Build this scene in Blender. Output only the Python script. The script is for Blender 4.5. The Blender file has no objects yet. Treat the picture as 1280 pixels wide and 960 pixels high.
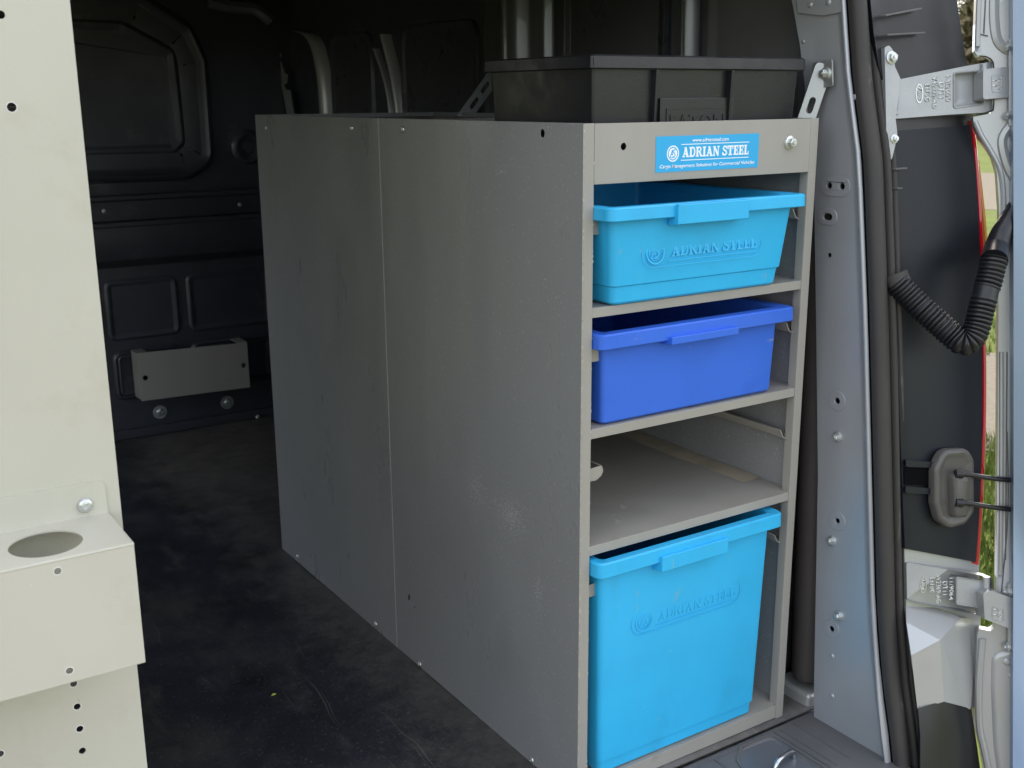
import bpy, bmesh, math, random
from mathutils import Vector, Matrix
from mathutils.geometry import tessellate_polygon
random.seed(7)
R = math.radians
scene = bpy.context.scene
COL = scene.collection

# ------------------------------------------------------------------ camera
CAM = Vector((-1.0244, -1.3694, 1.2098))
CR = Vector((0.83743, -0.54650, -0.00685))
CF = Vector((0.52871, 0.81088, -0.25099))
CR = (CR - CF * CR.dot(CF)).normalized()
YAW, PITCH, ROLL, FPX = 0.57775, 0.25370, -0.00685, 1385.77
def _basis():
    cy, sy, cp, sp = math.cos(YAW), math.sin(YAW), math.cos(PITCH), math.sin(PITCH)
    f = Vector((sy*cp, cy*cp, -sp)); r = Vector((cy, -sy, 0)); u = r.cross(f)
    cr, sr = math.cos(ROLL), math.sin(ROLL)
    return cr*r + sr*u, -sr*r + cr*u, f
CR, CU, CF = _basis()
cam = bpy.data.cameras.new('camera'); camo = bpy.data.objects.new('camera', cam); COL.objects.link(camo)
m = Matrix((CR, CU, -CF)).transposed().to_4x4(); m.translation = CAM
camo.matrix_world = m
cam.sensor_width = 36; cam.lens = FPX/1280*36; cam.clip_start = 0.02; cam.clip_end = 500
cam.dof.use_dof = True; cam.dof.focus_distance = 1.9; cam.dof.aperture_fstop = 10
scene.camera = camo

# ------------------------------------------------------------------ sky, sun, exposure
SUN_EL, SUN_AZ = R(48), R(60)          # azimuth clockwise from +Y (the van's nose) towards +X
world = bpy.data.worlds.new('World'); scene.world = world; world.use_nodes = True
nt = world.node_tree; nt.nodes.clear()
sky = nt.nodes.new('ShaderNodeTexSky'); sky.sky_type = 'NISHITA'; sky.sun_disc = False
sky.sun_elevation = SUN_EL; sky.sun_rotation = SUN_AZ; sky.air_density = 1.0; sky.dust_density = 3.2; sky.ozone_density = 1.0
bg = nt.nodes.new('ShaderNodeBackground'); bg.inputs['Strength'].default_value = 0.15
wo = nt.nodes.new('ShaderNodeOutputWorld')
# fair-weather clouds over the whole dome
tc = nt.nodes.new('ShaderNodeTexCoord'); mpw = nt.nodes.new('ShaderNodeMapping'); mpw.inputs['Scale'].default_value = (1, 1, 2.2)
cn = nt.nodes.new('ShaderNodeTexNoise'); cn.inputs['Scale'].default_value = 2.6; cn.inputs['Detail'].default_value = 7; cn.inputs['Roughness'].default_value = .6
cr = nt.nodes.new('ShaderNodeMapRange'); cr.inputs[1].default_value = .40; cr.inputs[2].default_value = .60
cm = nt.nodes.new('ShaderNodeMix'); cm.data_type = 'RGBA'; cm.inputs['B'].default_value = (4.42, 4.32, 4.15, 1)
nt.links.new(tc.outputs['Generated'], mpw.inputs[0]); nt.links.new(mpw.outputs[0], cn.inputs[0]); nt.links.new(cn.outputs['Fac'], cr.inputs[0])
nt.links.new(cr.outputs[0], cm.inputs['Factor']); nt.links.new(sky.outputs[0], cm.inputs['A'])
nt.links.new(cm.outputs['Result'], bg.inputs[0]); nt.links.new(bg.outputs[0], wo.inputs[0])
sl = bpy.data.lights.new('sun', 'SUN'); sl.energy = 2.0; sl.angle = R(0.6); sl.color = (1, .95, .86)
so = bpy.data.objects.new('sun', sl); COL.objects.link(so)
sdir = Vector((math.sin(SUN_AZ)*math.cos(SUN_EL), math.cos(SUN_AZ)*math.cos(SUN_EL), math.sin(SUN_EL)))
so.rotation_euler = sdir.to_track_quat('Z', 'Y').to_euler(); so.location = sdir*20
vs = scene.view_settings
vs.view_transform = 'Standard'; vs.look = 'None'; vs.exposure = 1.88; vs.gamma = 1; vs.use_curve_mapping = False
scene.cycles.max_bounces = 8; scene.cycles.diffuse_bounces = 5; scene.cycles.glossy_bounces = 4
scene.cycles.use_denoising = True; scene.cycles.denoising_prefilter = 'ACCURATE'; scene.cycles.sample_clamp_indirect = 3.0
scene.cycles.caustics_reflective = False; scene.cycles.caustics_refractive = False

# ------------------------------------------------------------------ real-place rays: where a line of sight meets a real plane
def ray(px, py): return CF + (px-640)/FPX*CR - (py-480)/FPX*CU
def on(px, py, n, d):                   # plane n.p = d
    n = Vector(n); r = ray(px, py); return CAM + r*((d - n.dot(CAM))/n.dot(r))
def atx(px, py, x): return on(px, py, (1, 0, 0), x)
def aty(px, py, y): return on(px, py, (0, 1, 0), y)
def atz(px, py, z): return on(px, py, (0, 0, 1), z)
RK = 0.155
def rear(px, py, c=-.08, s=.25): return on(px, py, (s, 1, -RK), c)   # raked rear faces of the body
def rear_frame(c=-.08, s=.25):          # origin + axes of such a plane, normal towards the rear
    u = Vector((1, -s, 0)).normalized(); n = Vector((-s, -1, RK)).normalized(); v = n.cross(u)
    o = Vector((0, c, 0)); return o, u, v, n

# ------------------------------------------------------------------ materials
def mat(name, base, rough=.5, metal=0., bump=0., bscale=200, var=0., vscale=6, stretch=(1, 1, 1), dirt=None,
        dscale=30, dcut=.62, dsoft=.08, coat=0., rvar=0., spec=.5, trans=0., sub=0., aniso=0., wob=0.):
    m = bpy.data.materials.new(name); m.use_nodes = True
    N = m.node_tree.nodes; L = m.node_tree.links; b = N['Principled BSDF']
    b.inputs['Base Color'].default_value = (*base, 1); b.inputs['Roughness'].default_value = rough
    b.inputs['Metallic'].default_value = metal; b.inputs['Coat Weight'].default_value = coat
    b.inputs['Specular IOR Level'].default_value = spec
    b.inputs['Transmission Weight'].default_value = trans
    if sub: b.inputs['Subsurface Weight'].default_value = sub; b.inputs['Subsurface Scale'].default_value = .01
    g = N.new('ShaderNodeNewGeometry')
    def noise(scale, detail=4, st=(1, 1, 1), rough_=.55):
        mp = N.new('ShaderNodeMapping'); mp.inputs['Scale'].default_value = st
        L.new(g.outputs['Position'], mp.inputs['Vector'])
        n = N.new('ShaderNodeTexNoise'); n.inputs['Scale'].default_value = scale; n.inputs['Detail'].default_value = detail
        n.inputs['Roughness'].default_value = rough_
        L.new(mp.outputs[0], n.inputs['Vector']); return n.outputs['Fac']
    def rng(src, a, b_, c, d):
        r = N.new('ShaderNodeMapRange'); L.new(src, r.inputs[0])
        for i, v in enumerate((a, b_, c, d)): r.inputs[i+1].default_value = v
        return r.outputs[0]
    col = None
    if var:
        k = rng(noise(vscale, 5, stretch), .3, .7, 1-var, 1+var)
        mm = N.new('ShaderNodeVectorMath'); mm.operation = 'SCALE'; mm.inputs[0].default_value = base
        L.new(k, mm.inputs['Scale']); col = mm.outputs[0]
    if dirt:
        for (dc, sc, cut, soft, st) in dirt:
            f = rng(noise(sc, 6, st, .65), cut, cut+soft, 0, 1)
            mx = N.new('ShaderNodeMix'); mx.data_type = 'RGBA'
            L.new(f, mx.inputs['Factor'])
            if col is None: mx.inputs['A'].default_value = (*base, 1)
            else: L.new(col, mx.inputs['A'])
            mx.inputs['B'].default_value = (*dc, 1); col = mx.outputs['Result']
    if col is not None: L.new(col, b.inputs['Base Color'])
    if rvar: L.new(rng(noise(vscale*2.3, 5, stretch), .3, .7, max(0.02, rough-rvar), min(1, rough+rvar)), b.inputs['Roughness'])
    if bump:
        bp = N.new('ShaderNodeBump'); bp.inputs['Strength'].default_value = bump; bp.inputs['Distance'].default_value = .001
        L.new(noise(bscale, 3), bp.inputs['Height']); L.new(bp.outputs[0], b.inputs['Normal'])
        if wob:
            b2 = N.new('ShaderNodeBump'); b2.inputs['Strength'].default_value = 1; b2.inputs['Distance'].default_value = wob
            L.new(noise(3.2, 2, (1, 1, .6)), b2.inputs['Height']); L.new(b2.outputs[0], bp.inputs['Normal'])
    m['col'] = 1
    m.use_backface_culling = False
    return m
M = {}
V1 = (1, 1, 1)
WHT = (.62, .62, .58)
M['steel'] = mat('shelf_paint_grey', (.325, .308, .278), .36, bump=.12, wob=.004, bscale=350, var=.05, vscale=3, stretch=(3, 3, .4), rvar=.05,
                 dirt=[((.5, .49, .44), 70, .70, .05, (1, 1, .5)), ((.22, .21, .19), 9, .66, .16, V1)])
M['cream'] = mat('shelf_paint_cream', (.52, .505, .425), .34, bump=.12, wob=.006, bscale=350, var=.035, vscale=4, rvar=.06,
                 dirt=[((.62, .60, .51), 60, .71, .04, V1), ((.45, .43, .345), 9, .54, .25, V1)])
M['edge'] = mat('bare_edge', (.42, .41, .38), .4, metal=.2, bump=.1)
M['cyan'] = mat('cyan_plastic', (.035, .45, .80), .34, wob=.004, bump=.15, bscale=160, var=.05, vscale=7, rvar=.06,
                dirt=[((.035, .37, .66), 9, .55, .3, (1, 1, .6)), ((.22, .40, .48), 45, .66, .06, (1, 1, .35)), ((.30, .58, .75), 90, .70, .03, (.12, 1, 1)), ((.16, .58, .92), 120, .72, .04, V1)], spec=.4)
M['royal'] = mat('royal_plastic', (.040, .145, .66), .34, wob=.006, bump=.15, bscale=160, var=.06, vscale=7, rvar=.05,
                 dirt=[((.035, .11, .56), 10, .56, .3, (.6, 1, 1)), ((.25, .29, .45), 60, .68, .05, (.25, 1, 1)), ((.22, .3, .6), 90, .71, .03, (1, 1, .12)), ((.2, .3, .75), 140, .73, .03, V1)], spec=.4)
M['blackbin'] = mat('black_bin_plastic', (.0095, .0095, .0120), .36, bump=.2, bscale=260, var=.25, vscale=12, rvar=.08,
                    dirt=[((.06, .06, .065), 60, .70, .06, (1, 1, .3))])
M['trim'] = mat('navy_black_liner', (.042, .045, .056), .36, bump=.25, bscale=500, var=.15, vscale=5, rvar=.06,
                dirt=[((.12, .115, .115), 8, .60, .2, V1)])
M['glass'] = mat('dark_gloss_panel', (.045, .045, .052), .30, var=.15, rvar=.05)
M['mat'] = mat('rubber_mat', (.024, .0245, .034), .44, bump=.7, bscale=420, var=.3, vscale=3, rvar=.12,
               dirt=[((.070, .066, .060), 3.4, .50, .22, (1.3, .9, 1)), ((.085, .080, .076), 16, .54, .22, (1, .35, 1)), ((.012, .012, .014), 5, .52, .15, V1), ((.16, .15, .13), 150, .60, .12, V1)])
M['van'] = mat('silver_blue_paint', (.41, .42, .44), .38, metal=.40, bump=.03, bscale=120, coat=.15, var=.04)
M['vandark'] = mat('thin_grey_primer', (.17, .18, .195), .38, metal=.35, bump=.05, var=.08)
M['skydoor'] = mat('sky_tinted_door_paint', (.19, .25, .33), .30, metal=.35, coat=.3, var=.03)  # silver door made darker and bluer, sky reflection put into the colour
M['void'] = mat('deep_black', (.002, .002, .003), .9, spec=.1)
M['pilpaint'] = mat('dim_silver_paint', (.15, .15, .15), .30, metal=.5, coat=.3, var=.05)
M['bumper'] = mat('bumper_paint', (.43, .435, .43), .36, metal=.35, coat=.3, bump=.04, var=.04)
M['silver'] = mat('silver_paint', (.40, .41, .405), .38, metal=.4, coat=.2, bump=.04, bscale=90, var=.03)
M['cast'] = mat('cast_aluminium', (.37, .38, .385), .45, metal=.45, bump=.5, bscale=420, var=.06, vscale=20)
M['zinc'] = mat('zinc', (.62, .64, .62), .32, metal=.8, bump=.2, bscale=300, var=.15, vscale=60)
M['chrome'] = mat('striker_steel', (.55, .55, .55), .2, metal=1, var=.1, vscale=60)
M['rubber'] = mat('seal_rubber', (.038, .034, .032), .6, bump=.5, bscale=600, var=.12, vscale=20, stretch=(1, 1, .3),
                  dirt=[((.10, .095, .09), 40, .64, .1, (1, 1, .1))])
M['cable'] = mat('grey_brown_rubber', (.085, .08, .075), .33, bump=.3, bscale=300, var=.1)
M['taupe'] = mat('taupe_trim', (.050, .043, .041), .6, bump=.6, bscale=900, var=.1)
M['plast'] = mat('dark_grey_plastic', (.125, .12, .12), .5, bump=.5, bscale=700, var=.1, vscale=8, rvar=.07,
                 dirt=[((.12, .11, .10), 14, .66, .15, V1)])
M['lampback'] = mat('lamp_back_plastic', (.007, .009, .014), .42, spec=.35, bump=.2, bscale=300, var=.15, vscale=5)
M['black'] = mat('black_plastic', (.010, .010, .012), .35, bump=.2, bscale=300, rvar=.05, var=.2)
M['red'] = mat('red_lens', (.55, .008, .02), .12, trans=.25, coat=.5)
M['amber'] = mat('amber_glow_strip', (.75, .40, .10), .15, trans=.3)  # colour of the glow beside the red lens
M['label'] = mat('label_blue', (.02, .38, .72), .35, bump=.02)
M['white'] = mat('label_white', (.85, .87, .88), .4)
M['dust'] = mat('dusty_floor_of_shelf', (.33, .31, .275), .5, bump=.2, bscale=300, var=.1, vscale=4, rvar=.08,
                dirt=[((.48, .46, .41), 90, .66, .06, (.4, 1, 1)), ((.27, .25, .215), 6, .54, .25, V1), ((.55, .54, .5), 30, .74, .03, (.3, 1, 1))])
M['brown'] = mat('brown_matte', (.40, .34, .25), .8, bump=.4, bscale=300, var=.15, vscale=18, dirt=[((.34, .31, .26), 40, .6, .15, V1)])
M['carpet'] = mat('black_fibre', (.012, .012, .012), .95, bump=1, bscale=900)
M['window'] = mat('clear_window', (.97, .97, .98), .02, trans=1)
M['bounce_lining'] = mat('pale_bounce_lining', (.28, .28, .28), .7)  # unseen roof and left wall made pale to bounce light inside
M['chip'] = mat('bare_chip', (.50, .46, .36), .5)
M['rim'] = mat('bright_hole_rim', (.72, .72, .68), .35)
M['yellow'] = mat('yellow_leaf', (.6, .62, .12), .6)
M['bark'] = mat('bark', (.12, .09, .065), .9, bump=1, bscale=30, var=.2, vscale=8)
M['leaf'] = mat('leaf_green', (.06, .085, .03), .6, var=.4, vscale=2, sub=0)
M['drygrass'] = mat('dry_leaf', (.20, .16, .085), .7, var=.35, vscale=2)
M['grass'] = mat('grass_blade', (.11, .15, .03), .7, spec=.2, var=.35, vscale=3)
M['ground'] = mat('grass_ground', (.075, .10, .02), .9, spec=.05, bump=1, bscale=40, var=.25, vscale=2,
                  dirt=[((.10, .10, .04), 1.5, .52, .15, V1), ((.12, .11, .06), 12, .6, .12, V1)])
M['gravel'] = mat('gravel', (.13, .115, .09), .95, spec=.05, bump=1, bscale=60, var=.15, vscale=30,
                  dirt=[((.19, .175, .15), 45, .58, .1, V1), ((.15, .13, .11), 60, .62, .08, V1), ((.16, .17, .07), 2.5, .62, .12, V1)])

# scuffs and streaks on the big grey side panels (wear with its own shape and place)
def scuffed(name, base, spots):
    m = mat(name, base, .33, bump=.15, bscale=300, wob=.007, var=.04, vscale=1.6, stretch=(2, 2, .7), rvar=.09,
            dirt=[((.45, .45, .43), 55, .735, .03, (1, 1, .35)), ((base[0]*.82, base[1]*.82, base[2]*.83), 3.5, .55, .3, (1, 1, .6))])
    N = m.node_tree.nodes; L = m.node_tree.links; b = N['Principled BSDF']
    src = b.inputs['Base Color'].links[0].from_socket
    g = N.new('ShaderNodeNewGeometry')
    for (c, rad, stx, sc, cut) in spots:
        mp = N.new('ShaderNodeVectorMath'); mp.operation = 'SUBTRACT'; mp.inputs[1].default_value = c; L.new(g.outputs['Position'], mp.inputs[0])
        ms = N.new('ShaderNodeVectorMath'); ms.operation = 'MULTIPLY'; ms.inputs[1].default_value = stx; L.new(mp.outputs[0], ms.inputs[0])
        ln = N.new('ShaderNodeVectorMath'); ln.operation = 'LENGTH'; L.new(ms.outputs[0], ln.inputs[0])
        fr = N.new('ShaderNodeMapRange'); L.new(ln.outputs['Value'], fr.inputs[0])
        fr.inputs[1].default_value = 0; fr.inputs[2].default_value = rad; fr.inputs[3].default_value = .155; fr.inputs[4].default_value = 0
        no = N.new('ShaderNodeTexNoise'); no.inputs['Scale'].default_value = sc; no.inputs['Detail'].default_value = 5; L.new(g.outputs['Position'], no.inputs[0])
        ad = N.new('ShaderNodeMath'); ad.operation = 'ADD'; L.new(no.outputs['Fac'], ad.inputs[0]); L.new(fr.outputs[0], ad.inputs[1])
        th = N.new('ShaderNodeMapRange'); L.new(ad.outputs[0], th.inputs[0])
        th.inputs[1].default_value = cut; th.inputs[2].default_value = cut+.04; th.inputs[4].default_value = .55
        mx = N.new('ShaderNodeMix'); mx.data_type = 'RGBA'; L.new(th.outputs[0], mx.inputs['Factor']); L.new(src, mx.inputs['A'])
        mx.inputs['B'].default_value = (.62, .61, .58, 1); src = mx.outputs['Result']
    L.new(src, b.inputs['Base Color']); return m
M['side'] = scuffed('side_panel_paint', (.27, .272, .274),
    [((0, .21, .475), .10, (1, 1, 1.6), 260, .655), ((0, .33, .49), .06, (1, 1, 1), 260, .68), ((0, .234, 1.09), .03, (1, 1, 2.5), 200, .66),
     ((0, .12, .36), .05, (1, 1.5, .6), 260, .69)])

# floor mat: long drag scratches
def scratches(m):
    N = m.node_tree.nodes; L = m.node_tree.links; b = N['Principled BSDF']
    src = b.inputs['Base Color'].links[0].from_socket
    g = N.new('ShaderNodeNewGeometry')
    for rot, sc, cut, colr in ((.10, (50, .45, 1), .685, (.22, .205, .18)), (-.16, (64, .6, 1), .70, (.20, .19, .17)), (1.2, (80, 1.4, 1), .73, (.17, .16, .14))):
        mp = N.new('ShaderNodeMapping'); mp.inputs['Rotation'].default_value = (0, 0, rot); mp.inputs['Scale'].default_value = sc
        no0 = N.new('ShaderNodeTexNoise'); no0.inputs['Scale'].default_value = 2.5; L.new(g.outputs['Position'], no0.inputs[0])
        ad = N.new('ShaderNodeVectorMath'); ad.operation = 'MULTIPLY_ADD'; L.new(no0.outputs['Color'], ad.inputs[0]); ad.inputs[1].default_value = (.16, .16, 0)
        L.new(g.outputs['Position'], ad.inputs[2]); L.new(ad.outputs[0], mp.inputs[0])
        no = N.new('ShaderNodeTexNoise'); no.inputs['Scale'].default_value = 3; no.inputs['Detail'].default_value = 3; L.new(mp.outputs[0], no.inputs[0])
        th = N.new('ShaderNodeMapRange'); L.new(no.outputs['Fac'], th.inputs[0]); th.inputs[1].default_value = cut; th.inputs[2].default_value = cut+.05; th.inputs[4].default_value = .6
        mx = N.new('ShaderNodeMix'); mx.data_type = 'RGBA'; L.new(th.outputs[0], mx.inputs['Factor']); L.new(src, mx.inputs['A'])
        mx.inputs['B'].default_value = (*colr, 1); src = mx.outputs['Result']
    sx = N.new('ShaderNodeSeparateXYZ'); L.new(g.outputs['Position'], sx.inputs[0])
    near = N.new('ShaderNodeMapRange'); L.new(sx.outputs[0], near.inputs[0]); near.inputs[1].default_value = -.24; near.inputs[2].default_value = .0; near.inputs[3].default_value = 0; near.inputs[4].default_value = .36
    no = N.new('ShaderNodeTexNoise'); no.inputs['Scale'].default_value = 14; no.inputs['Detail'].default_value = 12; no.inputs['Roughness'].default_value = .8; L.new(g.outputs['Position'], no.inputs[0])
    ad = N.new('ShaderNodeMath'); ad.operation = 'ADD'; L.new(no.outputs['Fac'], ad.inputs[0]); L.new(near.outputs[0], ad.inputs[1])
    th = N.new('ShaderNodeMapRange'); L.new(ad.outputs[0], th.inputs[0]); th.inputs[1].default_value = .60; th.inputs[2].default_value = .95; th.inputs[4].default_value = .75
    mx = N.new('ShaderNodeMix'); mx.data_type = 'RGBA'; L.new(th.outputs[0], mx.inputs['Factor']); L.new(src, mx.inputs['A'])
    mx.inputs['B'].default_value = (.15, .138, .120, 1); src = mx.outputs['Result']
    L.new(src, b.inputs['Base Color'])
scratches(M['mat'])

# ------------------------------------------------------------------ object helpers
WM = {}
def link(o, parent=None, W=None):
    W = W or Matrix.Identity(4); COL.objects.link(o)
    if parent is not None:
        o.parent = parent; o.matrix_basis = WM[parent.name].inverted() @ W
    else: o.matrix_basis = W
    WM[o.name] = W.copy(); return o
def thing(name, label, cat, loc=(0, 0, 0), group=None):
    o = bpy.data.objects.new(name, None); o.empty_display_size = .05
    link(o, None, Matrix.Translation(loc)); o['label'] = label; o['category'] = cat
    if group: o['group'] = group
    return o
def tag(o, label=None, cat=None, kind=None, group=None):
    for k, v in (('label', label), ('category', cat), ('kind', kind), ('group', group)):
        if v: o[k] = v
    return o
def obj(name, bm, material, parent=None, smooth=False, bevel=0, seg=2, W=None, sub=0):
    bmesh.ops.recalc_face_normals(bm, faces=bm.faces)
    me = bpy.data.meshes.new(name)
    if W is None:
        lo = Vector([min(v.co[i] for v in bm.verts) for i in range(3)]); hi = Vector([max(v.co[i] for v in bm.verts) for i in range(3)])
        c = (lo+hi)/2; bmesh.ops.translate(bm, verts=bm.verts, vec=-c); W = Matrix.Translation(c)
    bm.to_mesh(me); bm.free(); me.materials.append(M[material] if isinstance(material, str) else material)
    if smooth:
        for p in me.polygons: p.use_smooth = True
        me.set_sharp_from_angle(angle=R(38 if smooth is True else smooth))
    o = bpy.data.objects.new(name, me); link(o, parent, W)
    if bevel:
        b = o.modifiers.new('bevel', 'BEVEL'); b.width = bevel; b.segments = seg; b.limit_method = 'ANGLE'; b.angle_limit = R(35)
        b.harden_normals = True
        for p in me.polygons: p.use_smooth = True
        me.set_sharp_from_angle(angle=R(50))
    if sub:
        s = o.modifiers.new('sub', 'SUBSURF'); s.levels = sub; s.render_levels = sub
    return o
def copy(o, parent, W):
    c = o.copy(); link(c, parent, W); return c
def B(): return bmesh.new()
def add_box(bm, x0, x1, y0, y1, z0, z1):
    vs_ = [bm.verts.new(p) for p in ((x0,y0,z0),(x1,y0,z0),(x1,y1,z0),(x0,y1,z0),(x0,y0,z1),(x1,y0,z1),(x1,y1,z1),(x0,y1,z1))]
    for f in ((0,3,2,1),(4,5,6,7),(0,1,5,4),(1,2,6,5),(2,3,7,6),(3,0,4,7)): bm.faces.new([vs_[i] for i in f])
    return bm
def box(name, mt, parent, x0, x1, y0, y1, z0, z1, bevel=.001, **k):
    return obj(name, add_box(B(), x0, x1, y0, y1, z0, z1), mt, parent, bevel=bevel, **k)
def add_plate(bm, fr, outer, holes, t, z=0):
    """sheet of thickness t (towards -n) in frame (o,u,v,n), with real holes"""
    o, u, v, n = fr
    loops = [outer] + list(holes)
    tl = [[Vector((p[0], p[1], 0)) for p in lp] for lp in loops]
    flat = [p for lp in tl for p in lp]
    P = lambda p, h: o + u*p[0] + v*p[1] + n*h
    top = [bm.verts.new(P(p, z)) for p in flat]; bot = [bm.verts.new(P(p, z-t)) for p in flat]
    for tri in tessellate_polygon(tl):
        try:
            bm.faces.new([top[i] for i in tri]); bm.faces.new([bot[i] for i in reversed(tri)])
        except ValueError: pass
    k = 0
    for lp in tl:
        n_ = len(lp)
        for i in range(n_):
            j = (i+1) % n_
            bm.faces.new([top[k+i], top[k+j], bot[k+j], bot[k+i]])
        k += n_
    return bm
def plate(name, mt, parent, fr, outer, holes=(), t=.002, z=0, bevel=0, **k):
    return obj(name, add_plate(B(), fr, outer, holes, t, z), mt, parent, bevel=bevel, **k)
def circ(cx, cy, r, n=20, ry=None): return [(cx+r*math.cos(2*math.pi*i/n), cy+(ry or r)*math.sin(2*math.pi*i/n)) for i in range(n)]
def slot(cx, cy, l, r, ang=0, n=8):
    pts = []
    for s, a0 in ((1, -90), (-1, 90)):
        for i in range(n+1):
            a = R(a0+180*i/n); pts.append((s*l/2+r*math.cos(a), r*math.sin(a)))
    c, s_ = math.cos(ang), math.sin(ang)
    return [(cx+x*c-y*s_, cy+x*s_+y*c) for x, y in pts]
def rr(x0, x1, y0, y1, r, n=6):
    pts = []
    for cx, cy, a0 in ((x1-r, y1-r, 0), (x0+r, y1-r, 90), (x0+r, y0+r, 180), (x1-r, y0+r, 270)):
        for i in range(n+1):
            a = R(a0+90*i/n); pts.append((cx+r*math.cos(a), cy+r*math.sin(a)))
    return pts
def rounded(poly, r, n=5):
    """fillet the corners of a 2D polygon"""
    out = []; N_ = len(poly)
    for i in range(N_):
        p0, p1, p2 = (Vector(poly[i-1][:2]), Vector(poly[i][:2]), Vector(poly[(i+1) % N_][:2]))
        rad = poly[i][2] if len(poly[i]) > 2 else r
        a = (p0-p1); b = (p2-p1); la, lb = a.length, b.length; a.normalize(); b.normalize()
        ang = a.angle(b)
        d = min(rad/math.tan(ang/2) if ang < 3.1 else 0, la*.45, lb*.45)
        A = p1+a*d; Bp = p1+b*d
        for k in range(n+1):
            t = k/n; q = A*(1-t)**2 + p1*2*t*(1-t) + Bp*t*t; out.append((q.x, q.y))
    return out
def inset(poly, d):
    n = len(poly); out = []
    area = sum(poly[i][0]*poly[(i+1) % n][1]-poly[(i+1) % n][0]*poly[i][1] for i in range(n))
    s = 1 if area > 0 else -1
    for i in range(n):
        p0, p1, p2 = Vector(poly[i-1]), Vector(poly[i]), Vector(poly[(i+1) % n])
        e = (p2-p0)
        if e.length < 1e-9: out.append(tuple(p1)); continue
        e.normalize(); out.append((p1.x - e.y*s*d, p1.y + e.x*s*d))
    return out
def relief(name, mt, parent, fr, outline, prof, smooth=60, cap=True):
    """concentric pressed relief: prof = [(inset, height)...] from the outline inwards"""
    o, u, v, n = fr; bm = B(); prev = None
    for d, h in prof:
        ring = [bm.verts.new(o+u*p[0]+v*p[1]+n*h) for p in inset(outline, d)]
        if prev:
            for i in range(len(ring)):
                j = (i+1) % len(ring); bm.faces.new([prev[i], prev[j], ring[j], ring[i]])
        prev = ring
    if cap: bm.faces.new(prev)
    return obj(name, bm, mt, parent, smooth=smooth)
def relief_s(name, mt, parent, fr, outline, prof, smooth=60):
    """as relief, but the rings shrink towards the centre by a factor (safe for small corner radii)"""
    o, u, v, n = fr; bm = B(); prev = None
    cx = sum(p[0] for p in outline)/len(outline); cy = sum(p[1] for p in outline)/len(outline)
    for k, h in prof:
        ring_ = [bm.verts.new(o+u*(cx+(p[0]-cx)*k)+v*(cy+(p[1]-cy)*k)+n*h) for p in outline]
        if prev:
            for i in range(len(ring_)):
                j = (i+1) % len(ring_); bm.faces.new([prev[i], prev[j], ring_[j], ring_[i]])
        prev = ring_
    bm.faces.new(prev)
    return obj(name, bm, mt, parent, smooth=smooth)
def ruled(name, mt, parent, rows, c, s, depth, thick=.018, nx=14, smooth=50):
    """panel between a left and a right outline, gently dished; rows = (xl, xr, yl, yr)"""
    bm = B(); g = []; n = rear_frame(c, s)[3]
    for xl, xr, yl, yr in rows:
        a, b = rear(xl, yl, c, s), rear(xr, yr, c, s); r_ = []
        for i in range(nx+1):
            t = i/nx; p = a.lerp(b, t) + n*(depth*min(1, 6*min(t, 1-t))**.5*-1 if depth else 0)
            r_.append(bm.verts.new(p))
        g.append(r_)
    back = [[bm.verts.new(v_.co - n*thick) for v_ in r_] for r_ in g]
    for k in range(len(g)-1):
        for i in range(nx):
            bm.faces.new([g[k][i], g[k][i+1], g[k+1][i+1], g[k+1][i]]); bm.faces.new([back[k][i], back[k+1][i], back[k+1][i+1], back[k][i+1]])
    for r0, r1 in ((g[0], back[0]), (g[-1], back[-1])):
        for i in range(nx): bm.faces.new([r0[i], r1[i], r1[i+1], r0[i+1]])
    for i in (0, nx):
        for k in range(len(g)-1): bm.faces.new([g[k][i], g[k+1][i], back[k+1][i], back[k][i]])
    return obj(name, bm, mt, parent, smooth=smooth)
def uv2(fr, P):
    o, u, v, n = fr; d = P-o; return (d.dot(u), d.dot(v))
def trace(fr, pts):
    o, u, v, n = fr
    return [uv2(fr, on(p[0], p[1], n, n.dot(o))) + tuple(p[2:]) for p in pts]
def sweep(bm, path, rad, n=12, cap=True, flat=None):
    path = [Vector(p) for p in path]; rings = []
    t0 = (path[1]-path[0]).normalized(); up = Vector((0, 0, 1)) if abs(t0.z) < .9 else Vector((1, 0, 0))
    s = t0.cross(up).normalized()
    for i, p in enumerate(path):
        t = (path[min(i+1, len(path)-1)] - path[max(i-1, 0)]).normalized()
        s = (s - t*s.dot(t)).normalized(); w = t.cross(s)
        r = rad(i/(len(path)-1)) if callable(rad) else rad
        rx, ry = (r if isinstance(r, tuple) else (r, r))
        rings.append([bm.verts.new(p + s*rx*math.cos(2*math.pi*k/n) + w*ry*math.sin(2*math.pi*k/n)) for k in range(n)])
    for a, b in zip(rings, rings[1:]):
        for k in range(n): bm.faces.new([a[k], a[(k+1) % n], b[(k+1) % n], b[k]])
    if cap: bm.faces.new(rings[0]); bm.faces.new(list(reversed(rings[-1])))
    return bm
def spline(pts, n=8):
    pts = [Vector(p) for p in pts]; out = []
    for i in range(len(pts)-1):
        p0, p1, p2, p3 = pts[max(i-1, 0)], pts[i], pts[i+1], pts[min(i+2, len(pts)-1)]
        for k in range(n):
            t = k/n
            out.append(.5*((2*p1)+(p2-p0)*t+(2*p0-5*p1+4*p2-p3)*t*t+(3*p1-p0-3*p2+p3)*t**3))
    out.append(pts[-1]); return out
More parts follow.
